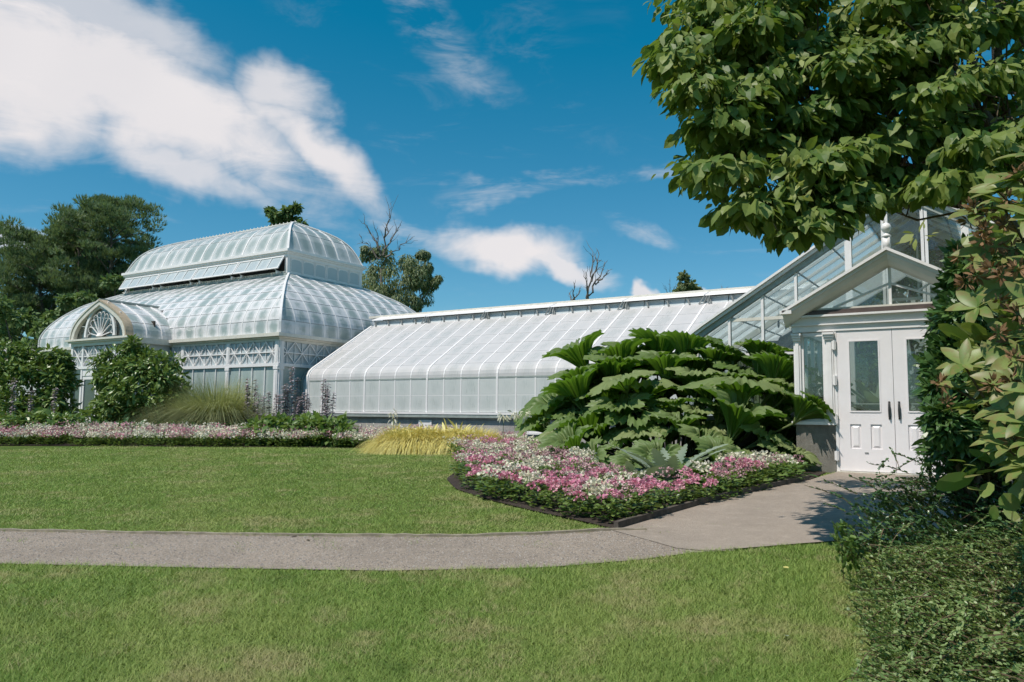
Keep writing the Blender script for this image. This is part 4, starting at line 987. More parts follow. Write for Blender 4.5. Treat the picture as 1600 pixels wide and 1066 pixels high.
M['gun_stalk'] = leafmat('gunnera_stalk', (.06,.08,.03), (.09,.11,.04), .7, 0, .2)
M['silver'] = leafmat('silvery_leaves', (.12,.155,.11), (.19,.225,.17), .55, .2, .3)
M['lush'] = leafmat('lush_green_leaves', (.055,.105,.024), (.115,.165,.045), .4, .3, .4)
M['yellow'] = leafmat('golden_grass', (.40,.345,.09), (.52,.48,.20), .5, .3, .3, tcol=(.7,.55,.15))
M['misc'] = leafmat('feathery_green_grass', (.13,.15,.065), (.24,.245,.13), .5, .3, .3)
M['grass'] = leafmat('mown_grass', (.066,.115,.020), (.135,.185,.045), .5, .32, .25, tcol=(.17,.26,.03))
M['spike'] = leafmat('mauve_flower_spikes', (.13,.10,.12), (.36,.31,.33), .7, .1, .2)
GAIN = 1.0
M['pink'] = leafmat('pink_petals', (.64,.21,.33), (.79,.48,.54), .6, .25, .2, tcol=(.8,.3,.4))
M['pale'] = leafmat('cream_petals', (.72,.68,.48), (.80,.76,.66), .6, .25, .2, tcol=(.8,.75,.6))
M['rose'] = leafmat('dusky_rose_petals', (.40,.20,.24), (.66,.48,.45), .6, .25, .2, tcol=(.6,.25,.3))
M['cactus'] = leafmat('cactus_skin', (.13,.17,.10), (.2,.23,.14), .6, 0, .3)

def limb(p, q, r0, r1, k=6, sag=.0, jit=.05):
    p, q = np.asarray(p,float), np.asarray(q,float); L = np.linalg.norm(q-p); t = np.linspace(0,1,k)
    pts = p+(q-p)*t[:,None]; pts[1:-1] += rng.normal(size=(k-2,3))*jit*L; pts[:,2] += sag*L*np.sin(math.pi*t)
    return [tuple(a) for a in pts], list(r0+(r1-r0)*t)
def clumps(C, rad, per, T, size, droop=.35, flat=.6, upb=.5, wid=(.8,1.2), szv=.35, shell=.55, out=1.0):
    "leaves spread over ellipsoidal clumps C (k,3) with radii rad (k,)"
    C = np.asarray(C,float); rad = np.broadcast_to(np.asarray(rad,float),(len(C),)); n = len(C)*per
    d = rdir(n); rr = (shell+(1-shell)*rng.random(n)**.6); c = np.repeat(C,per,0); r = np.repeat(rad,per)
    pos = c+d*(r*rr)[:,None]*np.array([1,1,flat]); fw = d*out+rng.normal(size=(n,3))*.45; fw[:,2] -= droop
    up = d*.6+rng.normal(size=(n,3))*.35; up[:,2] += upb
    return cloud(T, pos, fw, up, size*(1+szv*rng.normal(size=n)).clip(.45,1.7), rng.uniform(*wid,n))
def crown(name, c, mat, root, kind_stuff=True, smooth=False):
    o = link(name, npmesh(name, c[0], c[1], c[2], smooth), mat, root); return stuff(o) if kind_stuff else o

# ---------------------------------------------------------------- pines at the left
def pine(px, d, top_y, spread, label, seed, base_y=640, lean=0., bare=.38):
    global rng; keep = rng; rng = np.random.default_rng(seed)
    b = at(px, 640, d); b[2] = GZ; top = at(px+lean, top_y, d); H = top[2]-b[2]
    root = thing('pine_tree', label, 'tree', tuple(b), 'tall pines behind the palm house')
    tr, rr = limb(b, top, .03*H*.75, .02, 9, 0, .006); part('trunk', MB().tube(tr, rr, 8), 'bark', root, True)
    tr = np.array(tr); V = []; mb = MB(); nb = 46
    for i in range(nb):
        h = bare+(1-bare)*(i+rng.random())/nb; t0 = np.array([np.interp(h*8, range(9), tr[:,k]) for k in range(3)])
        a = rng.random()*2*math.pi; prof = (math.sin(math.pi*min(1,(1.03-h)/(1-bare))**.7)*.8+.22)*.82 if h < .97 else .22
        L = spread*prof*rng.uniform(.55,1.12); e = t0+np.array([math.cos(a)*L, math.sin(a)*L, L*rng.uniform(.15,.62)])
        pts, ra = limb(t0, e, .012*H*(1.1-h), .015, 5, .06, .04); mb.tube(pts, ra, 5)
        for k in range(6):
            f = rng.uniform(.42,1.05); c = t0+(e-t0)*f+rng.normal(size=3)*L*.12; c[2] += L*.05; V.append((c, spread*rng.uniform(.10,.19)))
    part('branch', mb, 'bark', root)
    C = np.array([v[0] for v in V]); R = np.array([v[1] for v in V])
    NT_ = (np.array([(0,0,0),(-.09,.15,0),(.05,1,0),(.11,.1,.05),(-.35,.9,.1),(.3,.85,-.2),(-.1,.8,.4)]), np.array([(0,1,2),(0,3,2),(0,1,4),(0,3,5),(1,3,6)]))
    n = len(C)*46; dd = rdir(n); dd[:,2] = np.abs(dd[:,2])*.9-.25
    pos = np.repeat(C,46,0)+dd*np.repeat(R,46)[:,None]*np.array([1.15,1.15,.75])*rng.random(n)[:,None]**.4
    fw = dd*.8+rng.normal(size=(n,3))*.3; fw[:,2] += 1.0
    crown('crown', cloud(NT_, pos, fw, rdir(n), .36*rng.uniform(.7,1.3,n)*spread/4.2), 'pine', root); rng = keep
PINES = [(122,58,340,4.2,'pine with bare trunk, second from the palm house roof',11),(172,57,318,4.0,'tallest pine, standing right behind the palm house roof end',12),(150,63,334,3.8,'pine filling the gap between the two tallest pines',13),
         (62,60,378,4.2,'shorter pine left of the tall pine pair',14),(98,66,385,3.9,'pine half hidden behind its taller neighbours',15),(14,62,398,4.0,'shortest pine at the left picture edge',16),(205,60,380,2.2,'slim pine beside the palm house upper roof',17)]
for px, d, ty, sp, lab, sd in PINES: pine(px, d, ty, sp, lab, sd)
def broad(name, label, px, d, pts, leaf, mat, per=90, rr=.9, trunk=True, group=None, droop=.4, T=LEAF, cat='tree', size=None, flat=.8):
    "background broadleaf tree or shrub; pts = photo pixels (x,y,radius px) of its leaf masses at distance d"
    b = at(px, 640, d); b[2] = GZ; root = thing(name, label, cat, tuple(b), group); C = []; R = []; mb = MB()
    for (x, y, r) in pts:
        c = at(x, y, d+rng.uniform(-1,1)*r/FPX*d*.9); rw = r/FPX*d
        k = max(3, int(5*rr)); 
        for j in range(k): C.append(c+rdir(1)[0]*rw*.62*np.array([1,1,.8])); R.append(rw*rng.uniform(.35,.6))
        if trunk: p, ra = limb((b[0],b[1],b[2]+1), c, .09*d/40, .02, 6, .05, .05); mb.tube(p, ra, 5)
    if trunk:
        mb.tube(*limb(b, (b[0],b[1],b[2]+(at(px, min(p[1] for p in pts), d)[2]-b[2])*.6), .2*d/40, .08, 6, 0, .02), 7); part('trunk', mb, 'bark', root)
    crown('crown', clumps(C, R, per, T, leaf, droop, flat), mat, root); return root
broad('understorey_tree', 'yellowish green broadleaf tree in front of the pine trunks at left', 20, 46, [(20,520,26),(5,480,22),(40,500,22),(20,560,30),(55,540,24),(-20,540,30),(70,510,16)], .32, 'bg_leaf', 80)
broad('understorey_tree', 'low dark thicket tree below the pines beside the palm house dome', 90, 48, [(90,500,18),(110,520,18),(75,545,20),(130,470,16),(105,470,14),(180,445,16),(220,430,14)], .3, 'bg_leaf', 70)
broad('weeping_tree', 'weeping tree with dead bare top behind the palm house roof', 610, 58, [(600,405,28),(640,450,26),(665,420,14),(590,450,26),(635,412,26),(585,430,30),(618,440,32),(650,430,24),(670,445,16),(655,470,22),(600,465,34),(630,480,26),(575,395,16),(682,438,9),(660,395,12)], .23, 'bg_birch', 330, T=SLIM, droop=1.6, flat=1.1)
def bare_tree(name, label, px, d, base_y, tips, r=.07, mat='bark_dead', loc=None):
    b = at(px, base_y, d); root = thing(name, label, 'tree', (b[0],b[1],GZ)); 
    part('trunk', MB().tube(*limb((b[0],b[1],GZ), b, r*2.2, r*1.4, 5, 0, .01), 6), mat, root)
    for (x, y, fx, fy) in tips:
        s = at(px+(fx-px), fy, d); e = at(x, y, d+rng.uniform(-.8,.8)); mb = MB(); pts, ra = limb(s, e, r, r*.22, 7, 0, .035); mb.tube(pts, ra, 5)
        for j in range(2,7):
            q = np.array(pts[j]); L = np.linalg.norm(e-s)*.28
            for _ in range(2):
                dr = (e-s)/np.linalg.norm(e-s)+rng.normal(size=3)*.5; mb.tube(*limb(q, q+dr*L*rng.uniform(.4,1), r*.3, r*.1, 4, 0, .06), 4)
        part('branch', mb, mat, root)
bare_tree('dead_tree', 'bare dead twigs rising above the weeping tree', 596, 57.4, 420, [(608,328,598,400),(570,350,596,395),(588,362,595,400),(625,352,600,390),(565,372,594,405),(640,375,602,402),(607,345,600,372)], .075)
bare_tree('dead_tree', 'bare forked dead tree top behind the wing ridge', 919, 52, 478, [(926,402,919,470),(944,415,920,462),(936,398,924,440),(917,432,918,470),(950,424,930,445)], .085)
bare_tree('dead_tree', 'short bare stump of branches left of the forked dead tree', 896, 52, 480, [(897,446,894,476),(890,458,894,474),(906,452,897,476)], .07)
broad('small_conifer', 'narrow feathery tree top above the wing ridge', 1072, 55, [(1070,432,7),(1066,446,10),(1078,448,9),(1072,460,14),(1090,455,5),(1062,458,8)], .26, 'bg_birch', 60, trunk=True)
bare_tree('dead_tree', 'faint bare twigs beside the narrow tree top over the ridge', 1048, 56, 470, [(1046,440,1048,462),(1056,444,1049,462),(1038,448,1047,464),(1128,447,1128,462),(1135,450,1129,462)], .03)
broad('ridge_tree', 'leafy tree top peeping over the palm house ridge', 440, 60, [(432,336,11),(447,332,8),(440,350,15),(462,327,5),(424,330,6),(470,352,7),(455,345,9)], .36, 'bg_leaf', 60)

# ---------------------------------------------------------------- shrubs by the palm house
def shrub(name, label, pts, d, base, leaf, mat, per, k=5, T=LEAF, group=None, whorl=True, droop=.2, cat='shrub'):
    root = thing(name, label, cat, tuple(base), group); C, R, mb = [], [], MB()
    for (x, y, r, dd) in pts:
        c = at(x, y, d+dd); rw = r/FPX*(d+dd)
        for j in range(k):
            v = rdir(1)[0]; C.append(c+v*rw*.72); R.append(rw*.46)
        p, ra = limb((base[0]+rng.normal()*.2,base[1]+rng.normal()*.2,base[2]), c, .05, .015, 5, .04, .06); mb.tube(p, ra, 5)
    part('branch', mb, 'twig', root)
    crown('foliage', clumps(C, R, per, T, leaf, droop, .85, .7), mat, root); return root
PETAL = (LEAF[0]*np.array([.72,1,1]), LEAF[1])
def base_at(px, d): p = at(px, 650, d); return (p[0], p[1], float(g(p[1])))
dB = 26.5
shrub('rounded_shrub', 'big rounded rhododendron bush before the palm house entrance', [(215,560,32,0),(180,580,34,.3),(250,580,32,.3),(205,600,40,-.4),(250,612,38,-.2),(165,615,34,0),(190,640,36,-.3),(240,640,38,-.3),(272,615,24,.3),(215,655,38,-.2),(160,645,26,.2),(215,548,18,.3)], dB, base_at(215,dB), .19, 'bush', 120, 8, PETAL)
dH = 27.5
shrub('hedge_shrub', 'dense evergreen bush at the left edge beside the entrance arch', [(10,565,26,0),(45,560,24,.4),(80,570,24,.2),(20,595,32,-.3),(65,600,32,-.2),(98,600,18,.4),(-30,590,40,0),(40,630,34,-.2),(85,635,26,0),(0,640,34,0),(-60,620,40,0),(98,570,10,.4)], dH, base_at(40,dH), .19, 'bush', 110, 8, PETAL)
def blades(n, base, R, H, lean, curl, w, mat, name, root, T=None):
    "arching grass blades from a tussock"
    a = rng.random(n)*2*math.pi; r = R*.35*rng.random(n)**.5; L = H*rng.uniform(.6,1.1,n); ln = lean*rng.uniform(.2,1.1,n); seg = 5
    d = np.stack([np.cos(a),np.sin(a),np.zeros(n)],1); s = np.stack([-np.sin(a),np.cos(a),np.zeros(n)],1)
    p0 = np.asarray(base)+d*r[:,None]; t = np.linspace(0,1,seg)
    V = np.zeros((n,seg,2,3))
    for i, tt in enumerate(t):
        c = p0+d*(ln*L*(tt**1.6))[:,None]; c[:,2] += L*(tt-curl*tt**2.6*ln)
        ww = w*(1-tt**2*.92); V[:,i,0] = c-s*ww/2; V[:,i,1] = c+s*ww/2
    f = []
    for i in range(seg-1): f += [(2*i,2*i+1,2*i+3),(2*i,2*i+3,2*i+2)]
    F = (np.array(f)[None]+(np.arange(n)*seg*2)[:,None,None]).reshape(-1,3)
    return crown(name, (V.reshape(-1,3), F, np.repeat(rng.random(n), seg*2)), mat, root)
def tussock(name, label, px, d, R, H, n, lean, curl, w, mat, cat='ornamental grass', group=None):
    b = base_at(px, d); root = thing(name, label, cat, b, group); blades(n, b, R, H, lean, curl, w, mat, 'blades', root); return root
tussock('feather_grass', 'large fountain of fine green ornamental grass in front of the palm house', 342, 25.6, 2.0, 2.5, 8500, .95, .78, .012, 'misc')
b_ = base_at(318,25.4); blades(3500, b_, 1.6, 2.1, 1.0, .8, .012, 'misc', 'blades', bpy.data.objects['feather_grass'])
for px, lab, sd in ((652,'golden hakone grass mound, left of the pair before the wing wall',0),(722,'golden hakone grass mound, right of the pair before the wing wall',1)):
    o = tussock('golden_grass', lab, px, 19.6, 2.1, .92, 6500, 1.25, 1.12, .017, 'yellow', group='golden grass mounds')
    cc_ = np.array([np.array(base_at(px+rng.uniform(-34,34),19.4+rng.uniform(-.3,.4)))+[0,0,rng.uniform(.15,.5)] for _ in range(34)]); crown('arching_leaves', clumps(cc_, .2, 60, SLIM, .26, 1.0, .6, .8, (.5,.8)), 'yellow', o)
    for k in (-1,1): b_ = base_at(px+k*24, 19.4); blades(2400, b_, 1.3, .85, 1.2, 1.0, .017, 'yellow', 'blades', o)

# acanthus: leafy clump and tall mauve spikes
def spike_mesh(H, seed):
    r2 = np.random.default_rng(seed); n = int(H*130); z = r2.uniform(.28,1,n)*H; a = r2.random(n)*6.28; rad = .055*(1.15-z/H)**.5
    pos = np.stack([np.cos(a)*rad*.4,np.sin(a)*rad*.4,z],1); fw = np.stack([np.cos(a),np.sin(a),np.full(n,-.1)],1)
    v, f, r = cloud(OVAL, pos, fw, np.tile(UPV,(n,1)), .085*r2.uniform(.7,1.2,n), 1.3)
    mb = MB().tube([(0,0,0),(0.01,0,H*.5),(0,0.005,H)],[.016,.012,.006],5); sv = np.array(mb.v); tf = []
    for q in mb.f: 
        for j in range(1,len(q)-1): tf.append((q[0],q[j],q[j+1]))
    tf = np.array(tf); return joinc((v,f,r),(sv,tf,np.full(len(sv),.1)))
SPM = []
for k in range(4):
    c = spike_mesh(1.0, 40+k); me = npmesh('flower_spike', c[0], c[1], c[2]); me.materials.append(M['spike']); SPM.append(me)
ORD = 'first second third fourth fifth sixth seventh eighth ninth tenth eleventh twelfth thirteenth fourteenth fifteenth sixteenth seventeenth eighteenth nineteenth twentieth'.split()
def spike(px, top_y, d, label, group='mauve acanthus spikes'):
    b = base_at(px, d); top = at(px, top_y, d); H = top[2]-b[2]
    o = bpy.data.objects.new('acanthus_spike', random.choice(SPM)); COL.objects.link(o); o.location = b; o.scale = (1.15,1.15,H); o.rotation_euler = (random.uniform(-.04,.04),random.uniform(-.04,.04),random.random()*6)
    tag(o, label, 'flower spike', group)
S1 = 'slender mauve acanthus spike standing before the palm house corner'; S2 = 'mauve acanthus spike in the cluster at the left end of the wing'; S3 = 'pale acanthus spike standing in front of the hedge bush at left'
SP = [(389,590,24.6),(396,592,24.6),(402,614,24.6),(411,618,24.6),(422,612,24.6),(430,616,24.6),(384,600,24.6),(460,590,24.6)]+[(px,ty,24.3) for px,ty in ((441,602),(444,598),(448,608),(437,616),(467,620),(470,616),(475,612),(478,616),(483,622),(465,628))]
for k, (px, ty, d) in enumerate(sorted(SP)): spike(px, ty, d, 'slender mauve acanthus spike, %s from left in the row before the palm house corner' % ORD[k])
spike(457.5,572,24.4,'tallest acanthus spike, against the palm house side wall')
for k, (px, ty) in enumerate(((503,592),(507,604),(509,598),(512,606),(518,612))): spike(px, ty, 23.8, 'mauve acanthus spike, %s from left in the cluster before the wing end' % ORD[k])
for k, (px, ty) in enumerate(((20,590),(46,610),(82,605))): spike(px, ty, 25.2, 'pale acanthus spike, %s from left before the hedge bush at the left edge' % ORD[k], 'pale spikes by the hedge')
for px, ty in ((418,596),(423,600)): pass
def rosette(name, label, px, d, n, L, mat, cat='plant', T=LEAF, up=.7, wid=1.0, group=None, spread=.0, stalks=0, dy=0.):
    "leafy clump; each big leaf a part of its own"
    b = np.array(base_at(px, d)); b[1] += dy; b[2] = float(g(b[1])); root = thing(name, label, cat, tuple(b), group)
    tv, tf = T
    for i in range(n):
        a = rng.random()*6.28; e = rng.uniform(.15,1.0)*up; p = b+np.array([math.cos(a),math.sin(a),0])*spread*rng.random()**.5; p[2] += .03
        fw = np.array([[math.cos(a),math.sin(a),e]]); v, f, r = cloud(bend(T, rng.uniform(.2,.55)), p[None], fw, UPV[None]+.0, L*rng.uniform(.6,1.1), wid*rng.uniform(.8,1.2))
        link('leaf', npmesh('leaf', v, f, r, True), mat, root)
    for i in range(stalks):
        h = rng.uniform(.75,1.0); q = b+np.array([rng.normal()*.12,rng.normal()*.12,0]); mb = MB().tube([tuple(q),(q[0],q[1],q[2]+h)],[.008,.005],5); st = part('flower_stalk', mb, 'stem', root)
        c = q+np.array([0,0,h]); v = clumps(c[None], .09, 26, SLIM, .12, .9, .5, .2); crown('flower_tuft', v, 'pale', st, False)
    return root
def fine(T, k=2):
    return T
def bend(T, amt):
    v, f = T; v = v.copy(); v[:,2] -= amt*v[:,1]**2; return v, f
def longleaf(w=.2, seg=7, wav=0., lobes=0):
    "smooth tapered leaf strip with a keel, unit length"
    v, f = [], []
    for i in range(seg+1):
        t = i/seg; ww = w*math.sin(math.pi*min(1,(t*.93+.07)))**.7*(1.0 if not lobes else (.55+.45*abs(math.sin(lobes*math.pi*t))))
        if i == seg: ww = .004
        v += [(-ww,t,.25*ww+wav*math.sin(9*t)),(0,t,0),(ww,t,.25*ww-wav*math.sin(9*t))]
    for i in range(seg):
        a = 3*i
        for q in ((a,a+1,a+4,a+3),(a+1,a+2,a+5,a+4)): f += [(q[0],q[1],q[2]),(q[0],q[2],q[3])]
    return np.array(v), np.array(f)
BROAD = longleaf(.22, 8); STRAP = longleaf(.10, 8); JAG = longleaf(.17, 30, .012, 10); HOSTA = longleaf(.34, 9)
# low foliage carpet along the border (acanthus leaves, mixed green)
def carpet(name, label, poly_px, d0, d1, n, h, mat, leaf, T=LEAF, cat='plant', droop=.5):
    "leafy mass over an area: centres between the pixels x0..x1 at distances d0..d1"
    x0, x1 = poly_px; P = []
    for i in range(n):
        b = np.array(base_at(rng.uniform(x0,x1), rng.uniform(d0,d1))); b[2] += h*rng.uniform(.35,1); P.append(b)
    b = base_at((x0+x1)/2,(d0+d1)/2); root = thing(name, label, cat, b)
    crown('foliage', clumps(P, h*.5, 30, T, leaf, droop, .7, .8), mat, root); return root
carpet('acanthus_clump', 'low bright green leafy carpet under the mauve spikes', (395,535), 22.2, 24.0, 110, .62, 'lush', .22)
carpet('leafy_clump', 'leafy green clump at the right end of the spike bed', (505,548), 21.8, 22.8, 30, .5, 'lush', .26, SLIM)
carpet('ground_foliage', 'dark low foliage under the hedge bush at left', (-40,125), 24.0, 25.6, 110, .7, 'bush', .2)
carpet('ground_foliage', 'dark green foliage between rounded bush and flower border', (120,400), 23.6, 24.8, 120, .45, 'dark_leaf', .2)
rosette('artichoke_plant', 'silvery jagged cardoon leaves in front of the feather grass', 300, 23.6, 16, .75, 'silver', T=JAG, up=1.0)
rosette('artichoke_plant', 'silvery jagged leaves at the foot of the entrance path', 118, 24.2, 14, .7, 'silver', T=JAG, up=.9)
rosette('leafy_plant', 'bright green broad-leaved clump left of the rounded bush base', 140, 24.0, 16, .6, 'lush', T=BROAD, up=1.2)
rosette('leafy_plant', 'bright green broad-leaved clump right of the rounded bush base', 192, 23.6, 16, .6, 'lush', T=BROAD, up=1.2)
rosette('leafy_plant', 'fresh green clump at the edge of the spike bed', 527, 21.9, 16, .6, 'lush', T=BROAD, up=1.3)
rosette('pineapple_lily', 'leafy green clump with pale flower stalks between golden grass and gunnera', 788, 17.6, 18, .62, 'lush', T=BROAD, up=1.0, stalks=2, spread=.2)
rosette('pineapple_lily', 'leafy clump with drooping flower stalks before the right wall vent', 833, 16.8, 16, .6, 'lush', T=BROAD, up=1.1, stalks=2, spread=.2)
rosette('pineapple_lily', 'small leafy clump with flower stalk behind the golden grass', 612, 20.6, 12, .6, 'lush', T=BROAD, up=1.2, stalks=2, spread=.15)
rosette('leafy_plant', 'yellow-green leafy clump at the left foot of the gunnera', 868, 15.6, 14, .5, 'lush', T=BROAD, up=1.3, spread=.15)

# ---------------------------------------------------------------- gunnera
def gunnera_leaf(seed, na=132, nr=9, cup=.62):
    r2 = np.random.default_rng(seed); th = np.linspace(-2.88,2.88,na); nl = 7
    ph = (th/2.88*.5+.5)*nl; lob = np.abs((ph % 1)-.5)*2          # 0 at lobe centre, 1 at notch
    R = .80+.20*np.cos(th*.5); R = R*(1-.30*lob**1.7); 
    tooth = .17*np.abs(((ph*4.0) % 1)-.5)*2+.15*np.abs(((ph*9+.3) % 1)-.5)*2; R = R*(1-.9*tooth)+r2.normal(size=na)*.014
    V = [(0,0,0)]; t = np.linspace(0,1,nr+1)[1:]
    for k in t:
        rr = R*k; vein = (np.cos(ph*2*math.pi)*.5+.5)               # 1 at notch between veins -> raised blade, 0 on main veins
        prof = cup*(k**.85)*1.0-(.34*max(0,k-.66)**1.25*2.1)
        z = prof*1.30+.12*k*vein*np.sin(k*3)+.035*np.sin(ph*8*math.pi+3*k)*k+.05*k*k*np.sin(th*3+seed)
        hr = rr*(.64+.34*k)
        for j in range(na): V.append((math.sin(th[j])*hr[j], math.cos(th[j])*hr[j], z[j]))
    F = [(0, 1+j+1, 1+j) for j in range(na-1)]
    for i in range(nr-1):
        for j in range(na-1):
            a = 1+i*na+j; F += [(a,a+1,a+na+1),(a,a+na+1,a+na)]
    v = np.array(V); f = np.array(F); me = npmesh('leaf', v, f, np.full(len(v), r2.random()), True); me.materials.append(M['gun_top']); return me
GUN = [gunnera_leaf(60+k, cup=(.62,.75,.5,.9,.66,.4)[k]) for k in range(6)]
def vein_mesh(src, seed):
    "ribs under the leaf: the main veins, following the blade"
    mb = MB(); v = np.array([p.co for p in src.vertices]); na, nr = 132, 9
    for l in range(7):
        j = int((l+.5)/7*na); pts = [tuple(v[0]+[0,0,-.012])]+[tuple(v[1+i*na+j]+np.array([0,0,-.012])) for i in range(nr-1)]; mb.tube(pts, list(np.linspace(.022,.006,len(pts))), 5)
    me = mb.mesh('vein', True); me.materials.append(M['stem']); return me
GVEIN = [vein_mesh(m, 0) for m in GUN]
def build_gunnera():
    root_p = np.array([-6.0, 15.2, .58]); root = thing('gunnera', 'huge gunnera with giant jagged umbrella leaves beside the entrance porch', 'plant', tuple(root_p))
    # (px, py of the leaf base, radius px, lean right, lean to viewer, distance ahead)
    L = [(885,648,66,-.75,.15,17.4),(926,689,62,-.40,.25,16.0),(1003,689,46,.0,.4,15.2),(920,580,52,-.35,.1,18.0),(964,591,54,.05,.15,17.2),(1005,618,70,.1,.2,16.4),(993,668,60,-.05,.75,15.8),(914,616,54,-.3,.35,17.2),
         (948,572,44,-.2,.05,18.4),(1027,574,54,.1,.1,18.0),(1054,638,30,.0,.2,15.4),(1159,624,80,.0,.22,15.0),(1109,624,50,-.1,.2,15.6),(1063,673,38,-.1,.3,14.9),(1086,652,42,.1,.1,15.3),(1139,685,66,.3,.45,14.3),
         (1093,702,46,.15,.4,14.2),(1188,685,52,.35,.35,14.2),(1240,652,50,.7,.3,14.0),(1205,604,56,.25,.15,15.2),(1124,556,44,.45,.0,16.6),(1069,572,50,.15,.15,17.0),(1190,566,46,.1,.05,16.0),(1226,612,48,.5,.2,14.8),
         (1262,640,36,.8,.3,13.9),(985,572,46,.0,.1,18.4),(1090,598,50,.0,.15,16.2),(1040,600,50,.0,.2,16.8),(950,640,52,-.3,.3,16.6),(1040,660,44,.1,.3,15.6),(1165,660,50,.1,.3,14.9),(900,700,40,-.5,.4,15.8),(1015,650,46,.2,.3,16.0),(960,615,50,-.1,.2,17.0),(1120,655,44,.1,.3,15.2),
         (1210,710,44,.5,.5,13.8),(1230,716,40,.6,.5,13.9),(860,672,40,-.7,.3,17.0)]
    L += [(x, y, 54, (x-1060)/330, .15, d) for x, y, d in ((940,596,17.6),(975,588,17.8),(1010,590,17.6),(1045,590,17.4),(1080,592,17.0),(1115,588,16.8),(1150,594,16.4),(1182,596,16.0),(1212,600,15.6),(905,640,17.4),(1035,628,17.2),(1065,624,17.0),(1000,645,16.8),(1095,640,16.4),(1020,670,16.0),(965,655,16.8),(903,668,16.9),(925,650,17.2),(890,690,16.2))]
    L += [(x, y, 46, (x-1060)/260, .6, d) for x, y, d in ((905,712,15.2),(935,726,14.6),(968,724,14.4),(1000,734,14.0),(1030,730,14.0),(1060,738,13.7),(1118,736,13.5),(1150,732,13.5),(1180,732,13.5),(985,690,15.6),(1045,690,15.4),(1100,680,15.2),(950,690,15.8))]
    for k in range(26):
        x = rng.uniform(885,1235); L.append((x, rng.uniform(600,700), rng.uniform(40,56), (x-1060)/400+rng.uniform(-.2,.2), rng.uniform(0,.4), rng.uniform(15.6,17.4)))
    for i, (px, py, rp, lr, lv, d) in enumerate(L):
        p = at(px, py, d); R = rp/FPX*d*1.13; py += 10; p = at(px, py, d); lv *= .3 if py < 668 else .8; ax = UPV+RT*lr-FW*lv*.8+rng.normal(size=3)*.08; ax = ax/np.linalg.norm(ax)
        Y = RT*rng.normal()*.6-FW*1.0; 
        if abs(lr) > .4: Y = RT*np.sign(lr)-FW*.4
        Y = Y-ax*(Y@ax); Y /= np.linalg.norm(Y); X = np.cross(Y, ax); k = i % 6
        mw = Matrix(((X[0],Y[0],ax[0],p[0]),(X[1],Y[1],ax[1],p[1]),(X[2],Y[2],ax[2],p[2]),(0,0,0,1))) @ Matrix.Diagonal((R*1.12,R*1.12,R*1.05,1))
        o = bpy.data.objects.new('leaf', GUN[k]); COL.objects.link(o); o.parent = root; o.matrix_parent_inverse = Matrix.Translation(-Vector(root_p)); o.matrix_basis = mw
        vn = bpy.data.objects.new('vein', GVEIN[k]); COL.objects.link(vn); vn.parent = o
        b = np.array([root_p[0]+(p[0]-root_p[0])*.45, root_p[1]+(p[1]-root_p[1])*.45+.2, .58]); mid = (p+b)/2+np.array([0,0,.2])-ax*.15; pts = []
        for t in np.linspace(0,1,7): pts.append(tuple((1-t)**2*b+2*t*(1-t)*mid+t*t*(p-ax*.0)))
        part('stalk', MB().tube(pts, list(np.linspace(.030,.018,7)), 7), 'gun_stalk', root, True)
build_gunnera()
rosette('cardoon_plant', 'silvery arching jagged leaves at the front of the gunnera', 1045, 12.1, 30, .85, 'silver', T=JAG, up=2.0, spread=.25)
rosette('cardoon_plant', 'finely cut silvery plant low among the white flowers', 990, 11.7, 18, .6, 'silver', T=JAG, up=1.5, spread=.2)
rosette('broad_leaf_plant', 'large smooth pale green leaves between cardoon and white flowers', 1090, 11.9, 10, .7, 'lush', T=HOSTA, up=1.3, spread=.12)
rosette('leafy_plant', 'spiky bright green leaves at the dark foot of the gunnera', 968, 12.4, 16, .6, 'lush', T=STRAP, up=1.8, spread=.1)
rosette('shade_plant', 'dark jagged leaves in the shade beside the porch plinth', 1222, 13.0, 9, .6, 'dark_leaf', T=JAG, up=.9, spread=.15)
p_ = ground(1219,735); tag(link('plant_tag', MB().box(p_[0]-.07,p_[0]+.07,p_[1],p_[1]+.006,p_[2]+.10,p_[2]+.19).box(p_[0]-.006,p_[0]+.006,p_[1]+.006,p_[1]+.012,p_[2],p_[2]+.17).mesh('plant_tag'), 'white'), 'small white plant tag on a stick in the shade near the porch plinth', 'plant tag')
